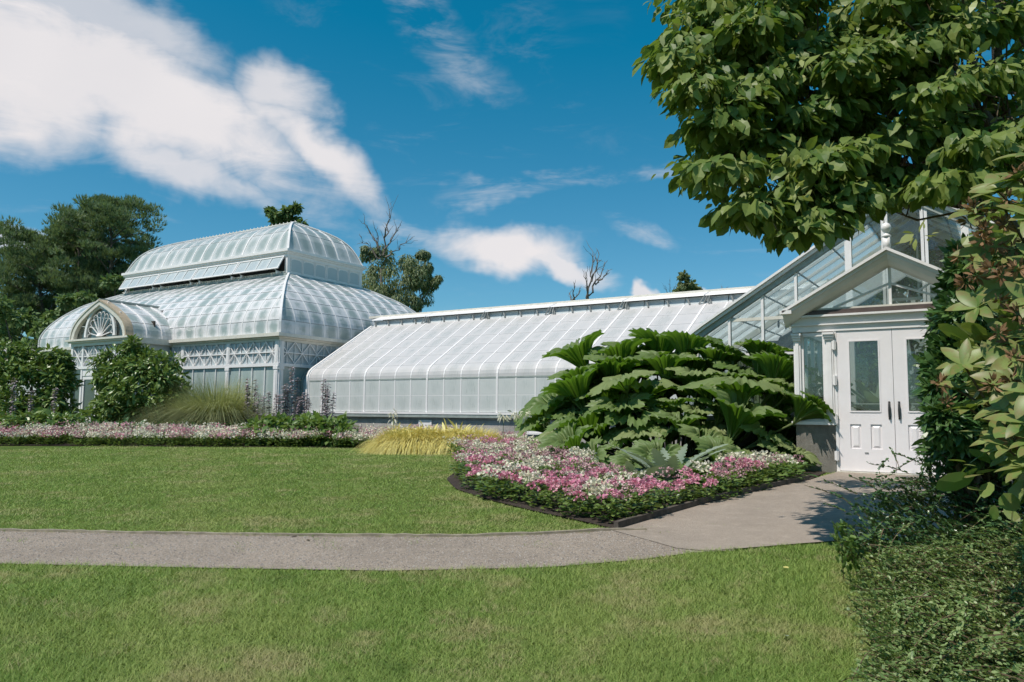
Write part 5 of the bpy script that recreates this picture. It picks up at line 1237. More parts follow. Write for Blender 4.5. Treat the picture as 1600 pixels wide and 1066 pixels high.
# ---------------------------------------------------------------- flower bed
def flower_variant(col, seed, H=.30, nf=9, fs=.034, spread=.16, umbel=True):
    global rng; keep = rng; rng = np.random.default_rng(seed)
    n = 90; a = rng.random(n)*6.28; r = spread*rng.random(n)**.5; z = H*.75*rng.random(n)
    pos = np.stack([np.cos(a)*r,np.sin(a)*r,z],1); fw = np.stack([np.cos(a),np.sin(a),rng.uniform(.0,.7,n)],1)
    fol = cloud(LEAF, pos, fw, np.tile(UPV,(n,1))+rng.normal(size=(n,3))*.25, .075*rng.uniform(.7,1.3,n), 1.25)
    P, Fd = [], []
    for k in range(nf):
        a = rng.random()*6.28; rr = spread*rng.random()**.5; c = np.array([math.cos(a)*rr,math.sin(a)*rr,H*rng.uniform(.72,1.12)])
        m = 20 if umbel else 6
        d = rdir(m); d[:,2] = np.abs(d[:,2])*.8+.1; P.append(c+d*(.042 if umbel else .02)); Fd.append(d+rng.normal(size=(m,3))*.5)
    if umbel:      # each round flower head is a mesh of its own
        m2 = []
        for p_, f_ in zip(P, Fd):
            me = npmesh('flower_head', *cloud(OVAL, p_, f_, rdir(len(p_))+UPV*.5, fs*rng.uniform(.75,1.25,len(p_)), 1.5)); me.materials.append(M[col]); m2.append(me)
        m1 = npmesh('foliage', *fol); m1.materials.append(M['lush' if seed % 2 else 'bush']); rng = keep; return m1, m2
    P = np.vstack(P); Fd = np.vstack(Fd); fl = cloud(OVAL, P, Fd, rdir(len(P))+UPV*.5, fs*rng.uniform(.75,1.25,len(P)), 1.5)
    m1 = npmesh('foliage', *fol); m1.materials.append(M['lush' if seed % 2 else 'bush']); m2 = npmesh('flower_heads', *fl); m2.materials.append(M[col]); rng = keep
    return m1, m2
FV = {'pink':[flower_variant('pink',100+k,.30,4+k,.040) for k in range(3)],'pale':[flower_variant('pale',110+k,.32,16,.033,.18,False) for k in range(3)]+[flower_variant('pale',115,.36,12,.034,.16)],'rose':[flower_variant('rose',120+k,.32,17,.025,.19,False) for k in range(3)],'mixp':[flower_variant('pink',130+k,.30,14,.026,.19,False) for k in range(2)]}
FL = {'pink':('geranium','pink geranium with round flower heads in the near flower bed','pink bedding geraniums'),'pale':('white_bedding_flower','creamy white bedding flower in the near flower bed','white bedding flowers'),'rose':('rose_bedding_flower','dusky rose bedding flower in the near flower bed','dusky rose bedding flowers'),'mixp':('petunia','small-flowered bright pink petunia in the near flower bed','pink petunias')}
def plant(kind, x, y, s=1., where='in the near flower bed'):
    m1, m2 = random.choice(FV[kind]); nm, lab, grp = FL[kind]
    o = bpy.data.objects.new(nm, m1); COL.objects.link(o); o.location = (x, y, float(g(y))+.02); o.rotation_euler.z = random.random()*6.28; o.scale = (s*1.1,s*1.1,s*random.uniform(.85,1.1))
    tag(o, lab.replace('in the near flower bed', where), 'flower', grp); 
    if isinstance(m2, list):
        for me in m2: c = bpy.data.objects.new('flower_head', me); COL.objects.link(c); c.parent = o
    else: c = bpy.data.objects.new('flower_heads', m2); COL.objects.link(c); c.parent = o; stuff(c)
def proj(p):
    q = CR.T@(np.asarray(p)-[0,0,EYE]); return 800+FPX*q[0]/q[1], 533-FPX*q[2]/q[1]
def build_bed():
    # the planted area of the near bed in the photo, laid out on the ground
    zone = [(735,722),(716,746),(728,762),(790,786),(860,803),(920,816),(970,824),(1060,798),(1150,774),(1255,750),(1200,742),(1140,758),(1090,774),(1030,782),(985,775),(930,756),(880,732),(845,708),(790,698),(740,700),(690,700),(640,700),(690,706)]
    Z = [tuple(ground(*p)[:2]) for p in zone]; xs = [p[0] for p in Z]; ys = [p[1] for p in Z]; pts = []
    for _ in range(60000):
        x, y = random.uniform(min(xs),max(xs)), random.uniform(min(ys),max(ys))
        if not inpoly(np.array([x]),np.array([y]),Z)[0]: continue
        if all((x-a)**2+(y-b)**2 > .235**2 for a, b in pts): pts.append((x,y))
        if len(pts) > 330: break
    for x, y in pts:
        px, py = proj((x,y,float(g(y))))
        front = py > np.interp(px,[700,790,970,1060,1255],[730,758,786,768,738])
        r = random.random(); nn = math.sin(px*.035+y)*.5+math.sin(px*.013-2*y)*.5
        if front: kind = 'pink' if r < .55 else 'pale' if r < .80 else 'rose'
        elif px < 800 and py > 708: kind = 'mixp' if r < .45 else 'rose' if r < .72 else 'pale'
        elif px < 870: kind = 'pale' if r < .42 else 'rose' if r < .85 else 'mixp'
        elif px < 1090: kind = 'pale' if nn > -.1 and r < .75 else 'rose' if r < .75 else 'mixp'
        else: kind = 'pale' if r < .7 else 'pink'
        where = ('along the timber kerb near the porch' if px > 1120 else 'along the timber kerb near its lawn end' if front and px > 960 else 'at the front edge facing the lawn' if front else 'at the rounded lawn tip of the bed' if px < 770 else 'at the foot of the gunnera' if px > 930 else 'in the middle of the near flower bed'); plant(kind, x, y, random.uniform(.85,1.2)*(.9 if kind=='pink' else 1), where)
build_bed()
def build_ribbon():
    "long flower ribbon in front of the glasshouses: too small and dense to pick apart"
    out = {'pale':[], 'rose':[], 'pink':[], 'fol':[]}; N = 520
    for i in range(N):
        t = rng.random(); e = BORDER_EDGE; j = t*(len(e)-1) if rng.random() < .86 else (len(e)-1)
        if j >= len(e)-1 or rng.random() < .14: k = rng.integers(0,14); b = BED_EDGE[k]; 
        else: k = int(j); b = e[k]+(e[k+1]-e[k])*(j-k)
        off = FW*rng.uniform(.12,1.5); c = np.array([b[0]+off[0], b[1]+off[1], 0]); c[2] = float(g(c[1])); H = .30+.26*min(1,off@FW/1.1)*rng.uniform(.6,1.1)
        n = 34; a = rng.random(n)*6.28; r = .2*rng.random(n)**.5; pos = c+np.stack([np.cos(a)*r,np.sin(a)*r,H*.8*rng.random(n)],1)
        out['fol'].append(cloud(LEAF, pos, np.stack([np.cos(a),np.sin(a),rng.uniform(0,.7,n)],1), np.tile(UPV,(n,1)), .085, 1.3))
        m = 44; kind = ('pale','rose','pink')[int(np.searchsorted([.60,.90], rng.random()))]
        a = rng.random(m)*6.28; r = .21*rng.random(m)**.5; pos = c+np.stack([np.cos(a)*r,np.sin(a)*r,H*rng.uniform(.7,1.12,m)],1)
        out[kind].append(cloud(OVAL, pos, rdir(m)+UPV*.3, rdir(m), .05, 1.5))
    root = thing('flower_border', 'long low ribbon of pink and cream flowers edging the lawn', 'flower border', tuple(BORDER_EDGE[10][:2])+(GZ,))
    for k, nm in (('fol','foliage'),('pale','cream_flowers'),('rose','rose_flowers'),('pink','pink_flowers')): crown(nm, joinc(*out[k]), 'lush' if k == 'fol' else k, root)
build_ribbon()

# ---------------------------------------------------------------- overhanging tree at upper right
def build_tree():
    global rng; keep = rng; rng = np.random.default_rng(5)
    base = RT*6.6+FW*8.6; base = np.array([base[0],base[1],float(g(base[1]))])
    root = thing('overhanging_tree', 'large broadleaf tree whose drooping leafy boughs hang in from the upper right', 'tree', tuple(base))
    poly = [(1058,-40),(1040,60),(1038,140),(1065,175),(1085,205),(1095,240),(1072,272),(1112,292),(1138,330),(1165,348),(1200,370),(1220,380),(1245,360),(1275,338),(1310,338),(1355,315),(1400,302),(1450,290),(1520,290),(1600,320),(1760,320),(1900,250),(2100,100),(2150,-150),(2000,-330),(1700,-420),(1350,-400),(1180,-300),(1070,-160)]
    C = []
    # boughs: sunlit tiers of foliage reaching out of the crown towards the lawn
    TI = [[(1130,-30),(1035,95)],[(1200,35),(1060,140)],[(1310,50),(1160,130),(1100,195)],[(1430,30),(1300,105)],[(1620,10),(1480,45),(1385,78)],[(1410,105),(1300,155),(1215,190)],[(1580,100),(1445,138)],[(1310,195),(1170,235),(1095,268)],[(1460,195),(1340,230),(1240,252)],
          [(1340,280),(1215,300),(1150,325)],[(1620,190),(1490,232)],[(1430,270),(1310,300),(1228,358)],[(1580,268),(1440,285)],[(1260,-40),(1140,55)],[(1510,-70),(1360,-5)],[(1230,95),(1125,172)],[(1330,-110),(1200,-70)],[(1600,-150),(1450,-110)]]
    for T_ in TI:
        q = resample(np.array(T_,float)+[22,0], max(3,int(np.hypot(*(np.array(T_[-1])-T_[0]))/30)+1)); n_ = len(q); d1 = float(np.interp(T_[-1][1],[-100,350],[7.3,6.5]))+rng.uniform(-.15,.15)
        for i, (x, y) in enumerate(q):
            for _ in range(2): C.append(at(x+rng.normal()*7, y+rng.normal()*5, d1+(1-i/max(1,n_-1))*.9+rng.normal()*.12))
    nt = len(C)
    while len(C) < nt+250:                 # the shaded body of the crown behind them
        x, y = rng.uniform(990,2150), rng.uniform(-420,395)
        if not inpoly(np.array([x]),np.array([y]),poly)[0]: continue
        if min(math.hypot(x-a,y-b) for a,b in poly) < 34: continue
        C.append(at(x,y,float(np.interp(y,[-420,0,350],[9.0,8.3,7.7]))+rng.random()*1.5))
    for i in range(0,16):
        a, b = np.array(poly[i]), np.array(poly[i+1])
        for t in np.arange(0,1,50/max(50,np.linalg.norm(b-a))):
            q = a+(b-a)*t; c = np.array([1450.,60.]); q = q+(c-q)/np.linalg.norm(c-q)*rng.uniform(16,60)
            C.append(at(q[0],q[1],float(np.interp(q[1],[0,350],[7.6,6.9]))+rng.uniform(.1,.9)))
    C = np.array(C)
    fork = base+np.array([0,0,2.6])+(-RT)*.2
    part('trunk', MB().tube(*limb(base, fork, .20, .15, 6, 0, .02), 10), 'bark', root, True)
    heads = [at(x,y,d) for x,y,d in ((1200,120,7.8),(1330,230,8.2),(1450,60,7.4),(1250,-150,8.),(1500,-300,8.3),(1700,-100,8.8),(1560,180,8.),(1100,60,7.8))]
    for h in heads:
        part('limb', MB().tube(*limb(fork, h, .085, .025, 8, .08, .03), 7), 'bark', root, True)
    mb = MB()
    for c in C[::2]:
        h = heads[int(np.argmin([np.linalg.norm(c-q) for q in heads]))]; s = fork+(h-fork)*rng.uniform(.45,1)
        mb.tube(*limb(s, c, .016, .005, 5, .05, .05), 4)
    part('twigs', mb, 'twig', root)
    # sprays: flattened tiers of hanging leaves, pale young leaves at their tips, partly sunlight put into the colour
    n = len(C); per = 58; m = n*per
    cc = np.repeat(C,per,0); az = np.repeat(rng.random(n)*6.28,per); d = rdir(m)
    pos = cc+d*np.array([.30,.30,.10])*np.where(np.arange(m)<nt*per,1.0,1.35)[:,None]*(rng.random(m)**.45)[:,None]; 
    fw = d*np.array([.9,.9,.2])+rng.normal(size=(m,3))*.3; fw[:,2] -= .75; up = rng.normal(size=(m,3))*.35+UPV*.55+d*.5
    sz = .15*rng.uniform(.55,1.3,m)
    near = np.argsort(-(sz/np.maximum(pos@FW,1))+1e3*~((lambda q:(q[0]<1600)&(q[1]>0))((800+FPX*(pos-[0,0,EYE])@CR[:,0]/((pos-[0,0,EYE])@CR[:,1]),533-FPX*(pos-[0,0,EYE])@CR[:,2]/((pos-[0,0,EYE])@CR[:,1])))))
    ind = np.zeros(m,bool); ind[near[:300]] = True
    crown('crown', cloud(LEAF, pos[~ind], fw[~ind], up[~ind], sz[~ind], rng.uniform(.95,1.35,(~ind).sum())), 'tree_leaf', root)
    me = npmesh('leaf', LEAF[0]*np.array([1.15,1,1]), LEAF[1], np.full(len(LEAF[0]),.5)); me.materials.append(M['tree_leaf'])
    for i in np.nonzero(ind)[0]:
        F = fw[i]/np.linalg.norm(fw[i]); S = np.cross(F,up[i]); S /= np.linalg.norm(S); U = np.cross(S,F); s = sz[i]
        o = bpy.data.objects.new('leaf', me); COL.objects.link(o); o.parent = root; o.matrix_parent_inverse = Matrix.Translation(-Vector(base))
        o.matrix_basis = Matrix(((S[0],F[0],U[0],pos[i,0]),(S[1],F[1],U[1],pos[i,1]),(S[2],F[2],U[2],pos[i,2]),(0,0,0,1))) @ Matrix.Diagonal((s,s,s,1))
    k = rng.choice(n, int(n*.55), False); tc = C[k]+rng.normal(size=(len(k),3))*.16+np.array([0,0,.10]); T = clumps(tc, .10, 11, SLIM, .105, -.1, .6, .6, (1.2,1.9))
    crown('young_sun_toned_leaves', T, 'tree_tip', root); rng = keep
build_tree()

# ---------------------------------------------------------------- right-hand shrubs
def build_rhodo():
    global rng; keep = rng; rng = np.random.default_rng(21)
    d0 = 3.35; b = RT*3.3+FW*3.6; base = np.array([b[0],b[1],float(g(b[1]))])
    root = thing('rhododendron', 'rhododendron with big oval leaves and brown seed heads at the right edge', 'shrub', tuple(base))
    W_ = [(1535,300,3.2),(1500,335,3.3),(1570,280,3.1),(1590,245,3.0),(1545,330,3.15),(1590,340,3.0),(1520,395,3.3),(1560,400,3.2),(1595,410,3.0),(1585,470,3.0),(1545,450,3.3),(1560,500,3.3),(1595,530,3.0),(1570,560,3.1),(1555,600,3.2),(1590,610,3.0),(1540,640,3.25),(1575,660,3.05),(1535,690,3.3),(1560,700,3.1),(1598,690,3.0),(1480,570,3.7),(1470,610,3.8),(1490,640,3.7),(1555,540,3.4),(1600,290,3.2),(1580,730,3.0),(1550,470,3.5),(1585,380,3.3),(1530,570,3.5),(1500,480,3.8),(1600,580,3.2),(1600,460,3.3)]
    for i in range(26): W_.append((rng.uniform(1610,1950), rng.uniform(230,760), rng.uniform(3.0,4.0)))
    leafm = []
    for k in range(4):
        v, f = longleaf(.19+.02*k, 8); v = v.copy(); v[:,2] -= (.12+.08*k)*v[:,1]**2; me = npmesh('leaf', v, f, np.full(len(v),k/4+.1), True); me.materials.append(M['rhodo']); leafm.append(me)
    mb = MB(); pts = []; cnt = 0; rest = []; seeds = []
    for (px, py, d) in W_:
        px += 26; c = at(px, py, d); pts.append(c); ax = nrmz((-RT*.45-FW*.35+UPV*.8+rng.normal(size=3)*.3)[None])[0]; o1 = np.cross(ax,[.3,.2,.9]); o1 /= np.linalg.norm(o1); o2 = np.cross(ax,o1); n = rng.integers(6,10); a0 = rng.random()*6.28
        s0 = base+np.array([0,0,.75])+rng.normal(size=3)*np.array([.2,.2,.1]); mid = (s0+c)/2+rng.normal(size=3)*.12; mb.tube([tuple((1-t)**2*s0+2*t*(1-t)*mid+t*t*c) for t in np.linspace(0,1,7)], list(np.linspace(.014,.005,7)), 5)
        for j in range(n):
            a = a0+6.28*j/n+rng.normal()*.15; F = o1*math.cos(a)+o2*math.sin(a)+ax*rng.uniform(.05,.8); F /= np.linalg.norm(F); S = np.cross(F, ax+rng.normal(size=3)*.15); S /= np.linalg.norm(S); U = np.cross(S,F); s = rng.uniform(.085,.15)
            if cnt < 290 and px < 1640:
                o = bpy.data.objects.new('leaf', leafm[cnt % 4]); COL.objects.link(o); o.parent = root; o.matrix_parent_inverse = Matrix.Translation(-Vector(base)); cnt += 1
                o.matrix_basis = Matrix(((S[0],F[0],U[0],c[0]),(S[1],F[1],U[1],c[1]),(S[2],F[2],U[2],c[2]),(0,0,0,1))) @ Matrix.Diagonal((s,s,s,1))
            else: rest.append(cloud(LEAF, c[None], F[None], U[None], s))
        if rng.random() < .42: seeds.append(c+ax*.03)
    for px, py, d in ((1560,520,3.1),(1585,560,3.0),(1545,335,3.2),(1570,350,3.1),(1590,420,3.0),(1535,375,3.2),(1550,420,3.15),(1515,345,3.3),(1540,360,3.2),(1555,385,3.2),(1530,410,3.3),(1500,400,3.4),(1565,430,3.1),(1590,490,3.0),(1550,600,3.2),(1470,600,3.7),(1480,630,3.7),(1575,310,3.1),(1525,430,3.3),(1510,440,3.35),(1560,470,3.2)): seeds.append(at(px,py,d))
    part('branches', mb, 'twig', root)
    crown('outer_leaves', joinc(*rest), 'rhodo', root)
    for c in seeds:
        n = 26; dd = rdir(n); v = cloud(SLIM, np.repeat(c[None],n,0)+dd*.012, dd+UPV*.2, rdir(n), .042*rng.uniform(.6,1.2,n), 1.2); link('seed_head', npmesh('seed_head', *v), 'seed', root)
    # inner leaf mass so that the bush is not hollow
    C = [at(rng.uniform(1570,1900), rng.uniform(330,760), rng.uniform(3.6,4.2)) for _ in range(55)]
    crown('inner_leaves', clumps(C, .22, 36, OVAL, .12, .1, .9, .7), 'rhodo', root); rng = keep
build_rhodo()
def build_dark_shrub():
    global rng; keep = rng; rng = np.random.default_rng(33)
    pts = [(1530,430,30),(1502,450,18),(1550,470,36),(1515,495,30),(1485,510,18),(1535,545,40),(1492,555,24),(1520,600,42),(1480,610,20),(1560,620,48),(1500,660,34),(1545,690,48),(1478,655,18),(1595,560,50),(1605,660,56),(1488,700,26),(1575,430,30),(1600,480,40),(1466,575,10),(1518,400,12)]
    b = base_at(1530, 6.6); root = thing('dark_shrub', 'dark narrow-leaved evergreen shrub hiding the right door leaf', 'shrub', b); C, R = [], []; mb = MB()
    for x, y, r in pts:
        d = 6.3+rng.uniform(-.4,.5); c = at(x,y,d); rw = r/FPX*d; mb.tube(*limb(b, c, .03, .008, 6, .03, .05), 5)
        for _ in range(int(8+r*.35)): C.append(c+rdir(1)[0]*rw*.8); R.append(.10)
    part('branches', mb, 'twig', root); crown('foliage', clumps(C, R, 52, SLIM, .085, -.05, .8, .6, (1.0,1.5), out=1.2), 'dark_leaf', root); rng = keep
build_dark_shrub()
def sprays(name, label, polys, d_of, n, mat, leaf, L, seed, dirv, hgt, stem='twig', per=44, base_px=(1500,900,5)):
    "low shrub of arching twigs set with small paired leaves"
    global rng; keep = rng; rng = np.random.default_rng(seed)
    cs, mb = [], MB(); bx = ground(base_px[0], base_px[1]); root = thing(name, label, 'shrub', tuple(bx)); k = 0
    while k < n:
        x, y = rng.uniform(min(p[0] for p in polys),max(p[0] for p in polys)), rng.uniform(min(p[1] for p in polys),max(p[1] for p in polys))
        if not inpoly(np.array([x]),np.array([y]),polys)[0]: continue
        k += 1; tip = at(x, y, d_of(x,y)+rng.normal()*.12); dv = dirv+rng.normal(size=3)*.34; dv = dv/np.linalg.norm(dv); LL = L*rng.uniform(.5,1.15)
        s = tip-dv*LL; s[2] = max(s[2]-.08*LL, float(g(s[1]))+.02); t = np.linspace(0,1,6)[:,None]; P = s+(tip-s)*t; P[:,2] += (np.sin(t[:,0]*math.pi)*.12*LL)
        if k % 2 == 0: mb.tube([tuple(q) for q in P], list(np.linspace(.004,.0015,6)), 4)
        m = int(per*LL/L); tt = rng.random(m)*.97+.03; q = np.stack([np.interp(tt,t[:,0],P[:,i]) for i in range(3)],1); sd = np.cross(dv,UPV); sgn = np.where(rng.random(m)<.5,-1,1)
        fw = dv*.9+sd*(sgn*.7)[:,None]+UPV*.35+rng.normal(size=(m,3))*.25; cs.append(cloud(OVAL, q, fw, np.tile(UPV,(m,1))+rng.normal(size=(m,3))*.4, leaf*rng.uniform(.65,1.2,m)*(1.1-.4*tt), rng.uniform(.9,1.3,m)))
    stuff(part('twigs', mb, stem, root)); crown('foliage', joinc(*cs), mat, root); rng = keep; return root
def d_near(x, y):
    return float(np.interp(y, [800,860,960,1066,1150],[5.9,5.0,4.15,3.5,3.1]))-.1
sprays('cotoneaster', 'low sunlit shrub of arching twigs with tiny glossy leaves in the lower right corner',
       [(1340,872),(1318,905),(1322,960),(1335,1010),(1322,1075),(1330,1180),(1900,1180),(1900,800),(1620,828),(1560,830),(1480,836),(1400,850)], d_near, 3400, 'coto', .026, .42, 71, -RT*.75-FW*.1+UPV*.35, .4, base_px=(1560,1000))
def d_back(x, y): return float(np.interp(y, [640,720,790,850,900],[6.6,6.5,6.2,5.6,5.2]))
sprays('shaded_cotoneaster', 'dark shaded shrub of small leaves with arching twigs beside the door path',
       [(1432,702),(1418,735),(1350,752),(1325,785),(1312,820),(1300,850),(1330,868),(1420,850),(1620,830),(1900,830),(1900,640),(1600,650),(1500,690)], d_back, 1300, 'coto_shaded', .036, .45, 72, -RT*.75+UPV*.35, .4, base_px=(1500,830))
sprays('leafy_weed', 'bright green leafy shoots at the lawn corner beside the shaded shrub', [(1302,818),(1290,845),(1310,872),(1335,868),(1335,815)], d_back, 26, 'lush', .05, .25, 73, -RT*.4+UPV*.8, .3, per=20, base_px=(1318,868))
def long_twigs():
    "thin bare-looking shoots reaching out over the path"
    root = bpy.data.objects['shaded_cotoneaster']; 
    for (x0,y0,x1,y1) in ((1330,785,1257,758),(1340,772,1288,752),(1365,760,1328,745),(1380,752,1345,748),(1322,800,1290,788),(1420,740,1357,724),(1405,730,1392,702),(1440,725,1400,710),(1432,715,1392,742)):
        d = 6.0; p, q = at(x0,y0,d), at(x1,y1,d+.1); pts, ra = limb(p, q, .004, .002, 7, .03, .01); tw = part('long_shoot', MB().tube(pts, ra, 4), 'twig', root)
        m = 26; tt = rng.random(m); P = np.array(pts); k = np.linspace(0,1,7); pos = np.stack([np.interp(tt,k,P[:,i]) for i in range(3)],1); fw = rdir(m)*.5+(q-p)/np.linalg.norm(q-p)+UPV*.4
        crown('shoot_leaves', cloud(OVAL, pos, fw, rdir(m)+UPV, .024), 'coto_shaded', tw, False)
long_twigs()

# ---------------------------------------------------------------- grass
def build_grass():
    global rng; keep = rng; rng = np.random.default_rng(9)
    N = 1250000; d = 2.4*np.exp(rng.random(N)*math.log(25/2.4)); a = (rng.random(N)-.5)*math.radians(88)
    P = (FW[None]*np.cos(a)[:,None]+RT[None]*np.sin(a)[:,None])*d[:,None]; x, y = P[:,0], P[:,1]
    path = [*[(p[0],p[1]) for p in PATH_NEAR[:-4]], *[(p[0],p[1]) for p in APN[10:]], (.1,9.6), (.35,14.5), (-2.6,14.5), *[(p[0],p[1]) for p in KERB[::-1]], *[(p[0],p[1]) for p in PATH_FAR[:-6][::-1]]]
    bed = [*[(p[0],p[1]) for p in BORDER_EDGE], *[(p[0],p[1]) for p in BED_EDGE], *[(p[0],p[1]) for p in KERB], (-2.6,30), (-60,30)]
    jx, jy = x+.035*np.sin(x*31+y*7)+.03*np.sin(y*53-x*11), y+.035*np.cos(x*27-y*13)+.025*np.sin(x*61)
    inp = inpoly(jx,jy,path); weed = inp & (np.sin(x*3.1+1.3*np.sin(y*2.3))*np.sin(y*4.7+x) > .80) & (rng.random(N) < .10) & (x < -2.6)
    ok = (~inp | weed) & ~inpoly(jx,jy,bed) & (y < 17) & (y > -2)
    P, d, x, y = P[ok], d[ok], x[ok], y[ok]; n = len(P); base = np.stack([x,y,g(y)],1)
    pat = .5+.5*np.sin(x*1.3+np.sin(y*1.1)*1.7)*np.sin(y*1.7+np.cos(x*.9)*1.3)
    mow = np.tanh(1.6*np.sin((np.hypot((x+16)*.42, y-13.5)+.16*np.sin(x*.7)+.10*np.sin(y*1.9+x*.4))*2*math.pi/.85))
    far_lawn = y > np.interp(x, PATH_FAR[:,0], PATH_FAR[:,1])
    h = np.where(far_lawn, .016, .021)*rng.uniform(.5,1.5,n)*(1+.5*pat)*(1+d*.02)
    az = rng.random(n)*6.28; lean = rng.uniform(.4,2.6,n); dr = np.stack([np.cos(az),np.sin(az),np.zeros(n)],1); s = np.stack([-np.sin(az),np.cos(az),np.zeros(n)],1)
    dr[far_lawn] += (FW*.9+RT*.5)[None]*mow[far_lawn][:,None]*.62*(.35+.65*np.abs(np.sin(x*.23+y*.41)))[far_lawn][:,None]
    w = .0034*(d/3.0)**.7*rng.uniform(.6,1.3,n); V = np.zeros((n,3,3)); t = base+dr*(h*lean)[:,None]; t[:,2] += h
    V[:,0] = base-s*w[:,None]/2; V[:,1] = base+s*w[:,None]/2; V[:,2] = t
    F = np.arange(n*3).reshape(-1,3)
    rnd = np.repeat(rng.random(n),3)
    me = npmesh('lawn_grass', V.reshape(-1,3), F, rnd); dry = me.attributes.new('dry','FLOAT','POINT'); dry.data.foreach_set('value', np.repeat(pat+rng.normal(size=n)*.25,3).astype(np.float32))
    o = link('lawn_grass', me, grass_mat()); stuff(o); tag(o, 'short mown green lawn grass on both sides of the gravel path', 'grass'); rng = keep
def grass_mat():
    m, t, p, o = mat_new('mown_grass_blades'); a = t.new('ShaderNodeAttribute', attribute_name='rnd'); dr = t.new('ShaderNodeAttribute', attribute_name='dry')
    geo = t.new('ShaderNodeNewGeometry'); n = t.noise(geo.outputs['Position'], .55, 4, .6); n2 = t.noise(geo.outputs['Position'], 2.6, 5, .7)
    c = t.mixc(a.outputs['Fac'], (.115,.225,.034), (.36,.46,.125))
    c = t.mixc(t.m('MULTIPLY', t.ramp(n.outputs[0], .42, .66), .38), c, (.42,.46,.15))
    n4 = t.noise(geo.outputs['Position'], 1.25, 5, .7); c = t.mixc(t.m('MULTIPLY', t.ramp(n4.outputs[0], .50, .66), .8), c, (.46,.42,.20))
    c = t.mixc(t.m('MULTIPLY', t.ramp(n4.outputs[0], .46, .30), .5), c, (.085,.165,.03))
    c = t.mixc(t.m('MULTIPLY', t.ramp(n2.outputs[0], .50, .66), t.ramp(a.outputs['Fac'], .35, .8)), c, (.48,.42,.22))
    t.l.new(c, p.inputs['Base Color']); p.inputs['Roughness'].default_value = .55; p.inputs['Specular IOR Level'].default_value = .25
    tr = t.new('ShaderNodeBsdfTranslucent'); t.l.new(t.mixc(.5, c, (.20,.27,.03)), tr.inputs[0]); mx = t.new('ShaderNodeMixShader'); mx.inputs[0].default_value = .3
    t.l.new(p.outputs[0], mx.inputs[1]); t.l.new(tr.outputs[0], mx.inputs[2]); t.l.new(mx.outputs[0], o.inputs['Surface']); return m
build_grass()
def path_litter():
    "loose stones on the gravel and a few fallen leaves"
    global rng; keep = rng; rng = np.random.default_rng(10); n = 9000; t = rng.random(n); s = rng.random(n)
    A = np.stack([np.interp(t*(len(PATH_NEAR)-1), range(len(PATH_NEAR)), PATH_NEAR[:,i]) for i in range(2)],1); B_ = np.stack([np.interp(t*(len(PATH_FAR)-1), range(len(PATH_FAR)), PATH_FAR[:,i]) for i in range(2)],1)
    q = A+(B_-A)*s[:,None]; pos = np.stack([q[:,0],q[:,1],g(q[:,1])+.012],1)
    ST = (np.array([(-.5,-.4,0),(.5,-.45,0),(.4,.5,0),(-.45,.4,0),(0,0,.55)]), np.array([(0,1,4),(1,2,4),(2,3,4),(3,0,4)]))
    m = leafmat('loose_stones', (.16,.14,.125), (.42,.38,.34), .9, 0, .2)
    o = link('loose_gravel', npmesh('loose_gravel', *cloud(ST, pos, np.stack([np.cos(t*900),np.sin(t*900),np.zeros(n)],1), np.tile(UPV,(n,1)), rng.uniform(.006,.016,n))), m); stuff(o); tag(o, 'loose stones scattered over the grey gravel path', 'gravel')
    for px, py, lab, mt in ((455,842,'small dark dead leaf lying at the edge of the gravel path','twig'),(483,848,'curled brown dead leaf lying on the gravel path','twig'),(1232,897,'single yellow fallen leaf on the grass near the shaded shrub','yellow'),(1230,1007,'pale green fallen leaf on the near grass','silver')):
        c = ground(px,py)+np.array([0,0,.045 if py > 890 else .02]); v = cloud(BROAD, c[None], rdir(1)*np.array([1,1,.1]), UPV[None]+rng.normal(size=(1,3))*.3, .07); tag(link('fallen_leaf', npmesh('fallen_leaf', *v, True), mt), lab, 'leaf')
    rng = keep
path_litter()

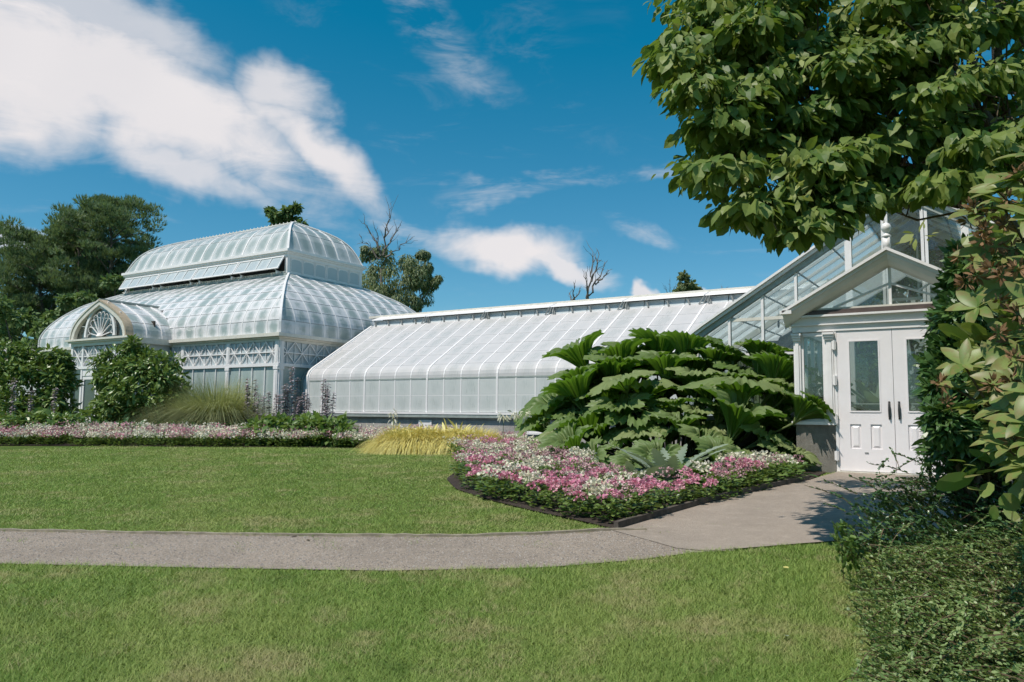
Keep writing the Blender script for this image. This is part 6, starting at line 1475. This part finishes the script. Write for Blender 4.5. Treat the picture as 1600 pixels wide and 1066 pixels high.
# ---------------------------------------------------------------- plants inside the gabled house and porch
def inside():
    def agave(label, x, y, z, n, L, mat='silver'):
        root = thing('agave', label, 'plant', (x,y,z))
        for i in range(n):
            a = 6.28*i/n*2.4+rng.normal()*.1; e = .3+1.6*(i/n); v = cloud(bend(STRAP,.15), np.array([[x,y,z]]), np.array([[math.cos(a),math.sin(a),e]]), UPV[None], L*rng.uniform(.7,1.05), 1.2); link('leaf', npmesh('leaf', *v, True), mat, root)
    def cactus(label, x, y, H, r, n):
        root = thing('columnar_cactus', label, 'cactus', (x,y,.66))
        for i in range(n):
            a = 6.28*i/n; bx, by = x+math.cos(a)*r*1.3*(n>1), y+math.sin(a)*r*1.3*(n>1); h = H*rng.uniform(.75,1); mb = MB(); seg = 20; k = 9
            for j in range(k+1):
                t = j/k; rr = r*(1 if t < .9 else math.sqrt(max(0,1-((t-.9)/.1)**2))*.95+.05)
                for q in range(seg): an = 6.28318*q/seg; rq = rr*(1.0 if q % 2 else .78); mb.v.append((bx+math.cos(an)*rq+math.cos(a)*.10*t*t*(n>1), by+math.sin(an)*rq, .66+h*t))
            for j in range(k):
                for q in range(seg): mb.f.append((j*seg+q, j*seg+(q+1)%seg, (j+1)*seg+(q+1)%seg, (j+1)*seg+q))
            mb.f.append(tuple(k*seg+q for q in range(seg))); part('column', mb, 'cactus', root)
    cactus('cluster of tall ribbed cactus columns behind the gable glass', -4.75, 18.2, 2.75, .15, 5)
    cactus('slim grey cactus column left of the cactus cluster', -5.65, 18.4, 2.35, .12, 2)
    cactus('pale stubby cactus right of the cactus cluster', -4.05, 18.4, 2.2, .12, 1)
    agave('large agave seen through the left door window', -2.0, 15.7, 1.45, 20, 1.15); agave('agave behind the right door window', -1.1, 15.8, 1.4, 18, 1.0)
    for x, y, z, r, lab in ((-2.85,15.5,2.1,.26,'leafy potted plant behind the sidelight'),(-2.25,15.3,1.6,.26,'low leafy plant behind the left door'),(-1.2,16.2,1.6,.35,'leafy plant behind the right door')):
        root = thing('potted_plant', lab, 'plant', (x,y,.6)); crown('foliage', clumps(np.array([[x,y,z]])+rdir(7)*r*.8, r*.5, 40, LEAF, .11, .3), 'lush', root); part('pot', MB().lathe([(.10,0),(.16,.28),(.17,.30),(.15,.30)], (x,y,.6), 14), 'brown', root); part('stem', MB().tube([(x,y,.85),(x,y,z)],[.02,.012],6), 'twig', root)
    for px, py, n_, r, lab in ((1360,450,20,.55,'leafy tree crown inside the gabled house, left of the pediment bar'),(1425,440,20.5,.7,'leafy tree crown inside the gabled house, right of the pediment bar'),(1470,400,22,.8,'pale leafy plant high inside the gabled house'),(1340,470,19,.4,'low shrub inside the gabled house'),(1345,600,19.5,1.0,'leafy mass added inside the house to darken the left door window'),(1420,600,19.6,1.0,'leafy mass added inside the house to darken the right door window'),(1290,590,19.2,.7,'leafy mass added inside the house to darken the sidelight')):  # the last three masses are added to darken the view through the glass
        c = at_n(px,py,n_); root = thing('indoor_tree', lab, 'tree', (c[0],c[1],.66)); part('trunk', MB().tube(*limb((c[0],c[1],.66),c,.06,.03,6,0,.02),7), 'bark', root); crown('crown', clumps(c+rdir(14)*r*.8, r*.45, 60, LEAF, .13, .4), 'bg_leaf', root)
inside()
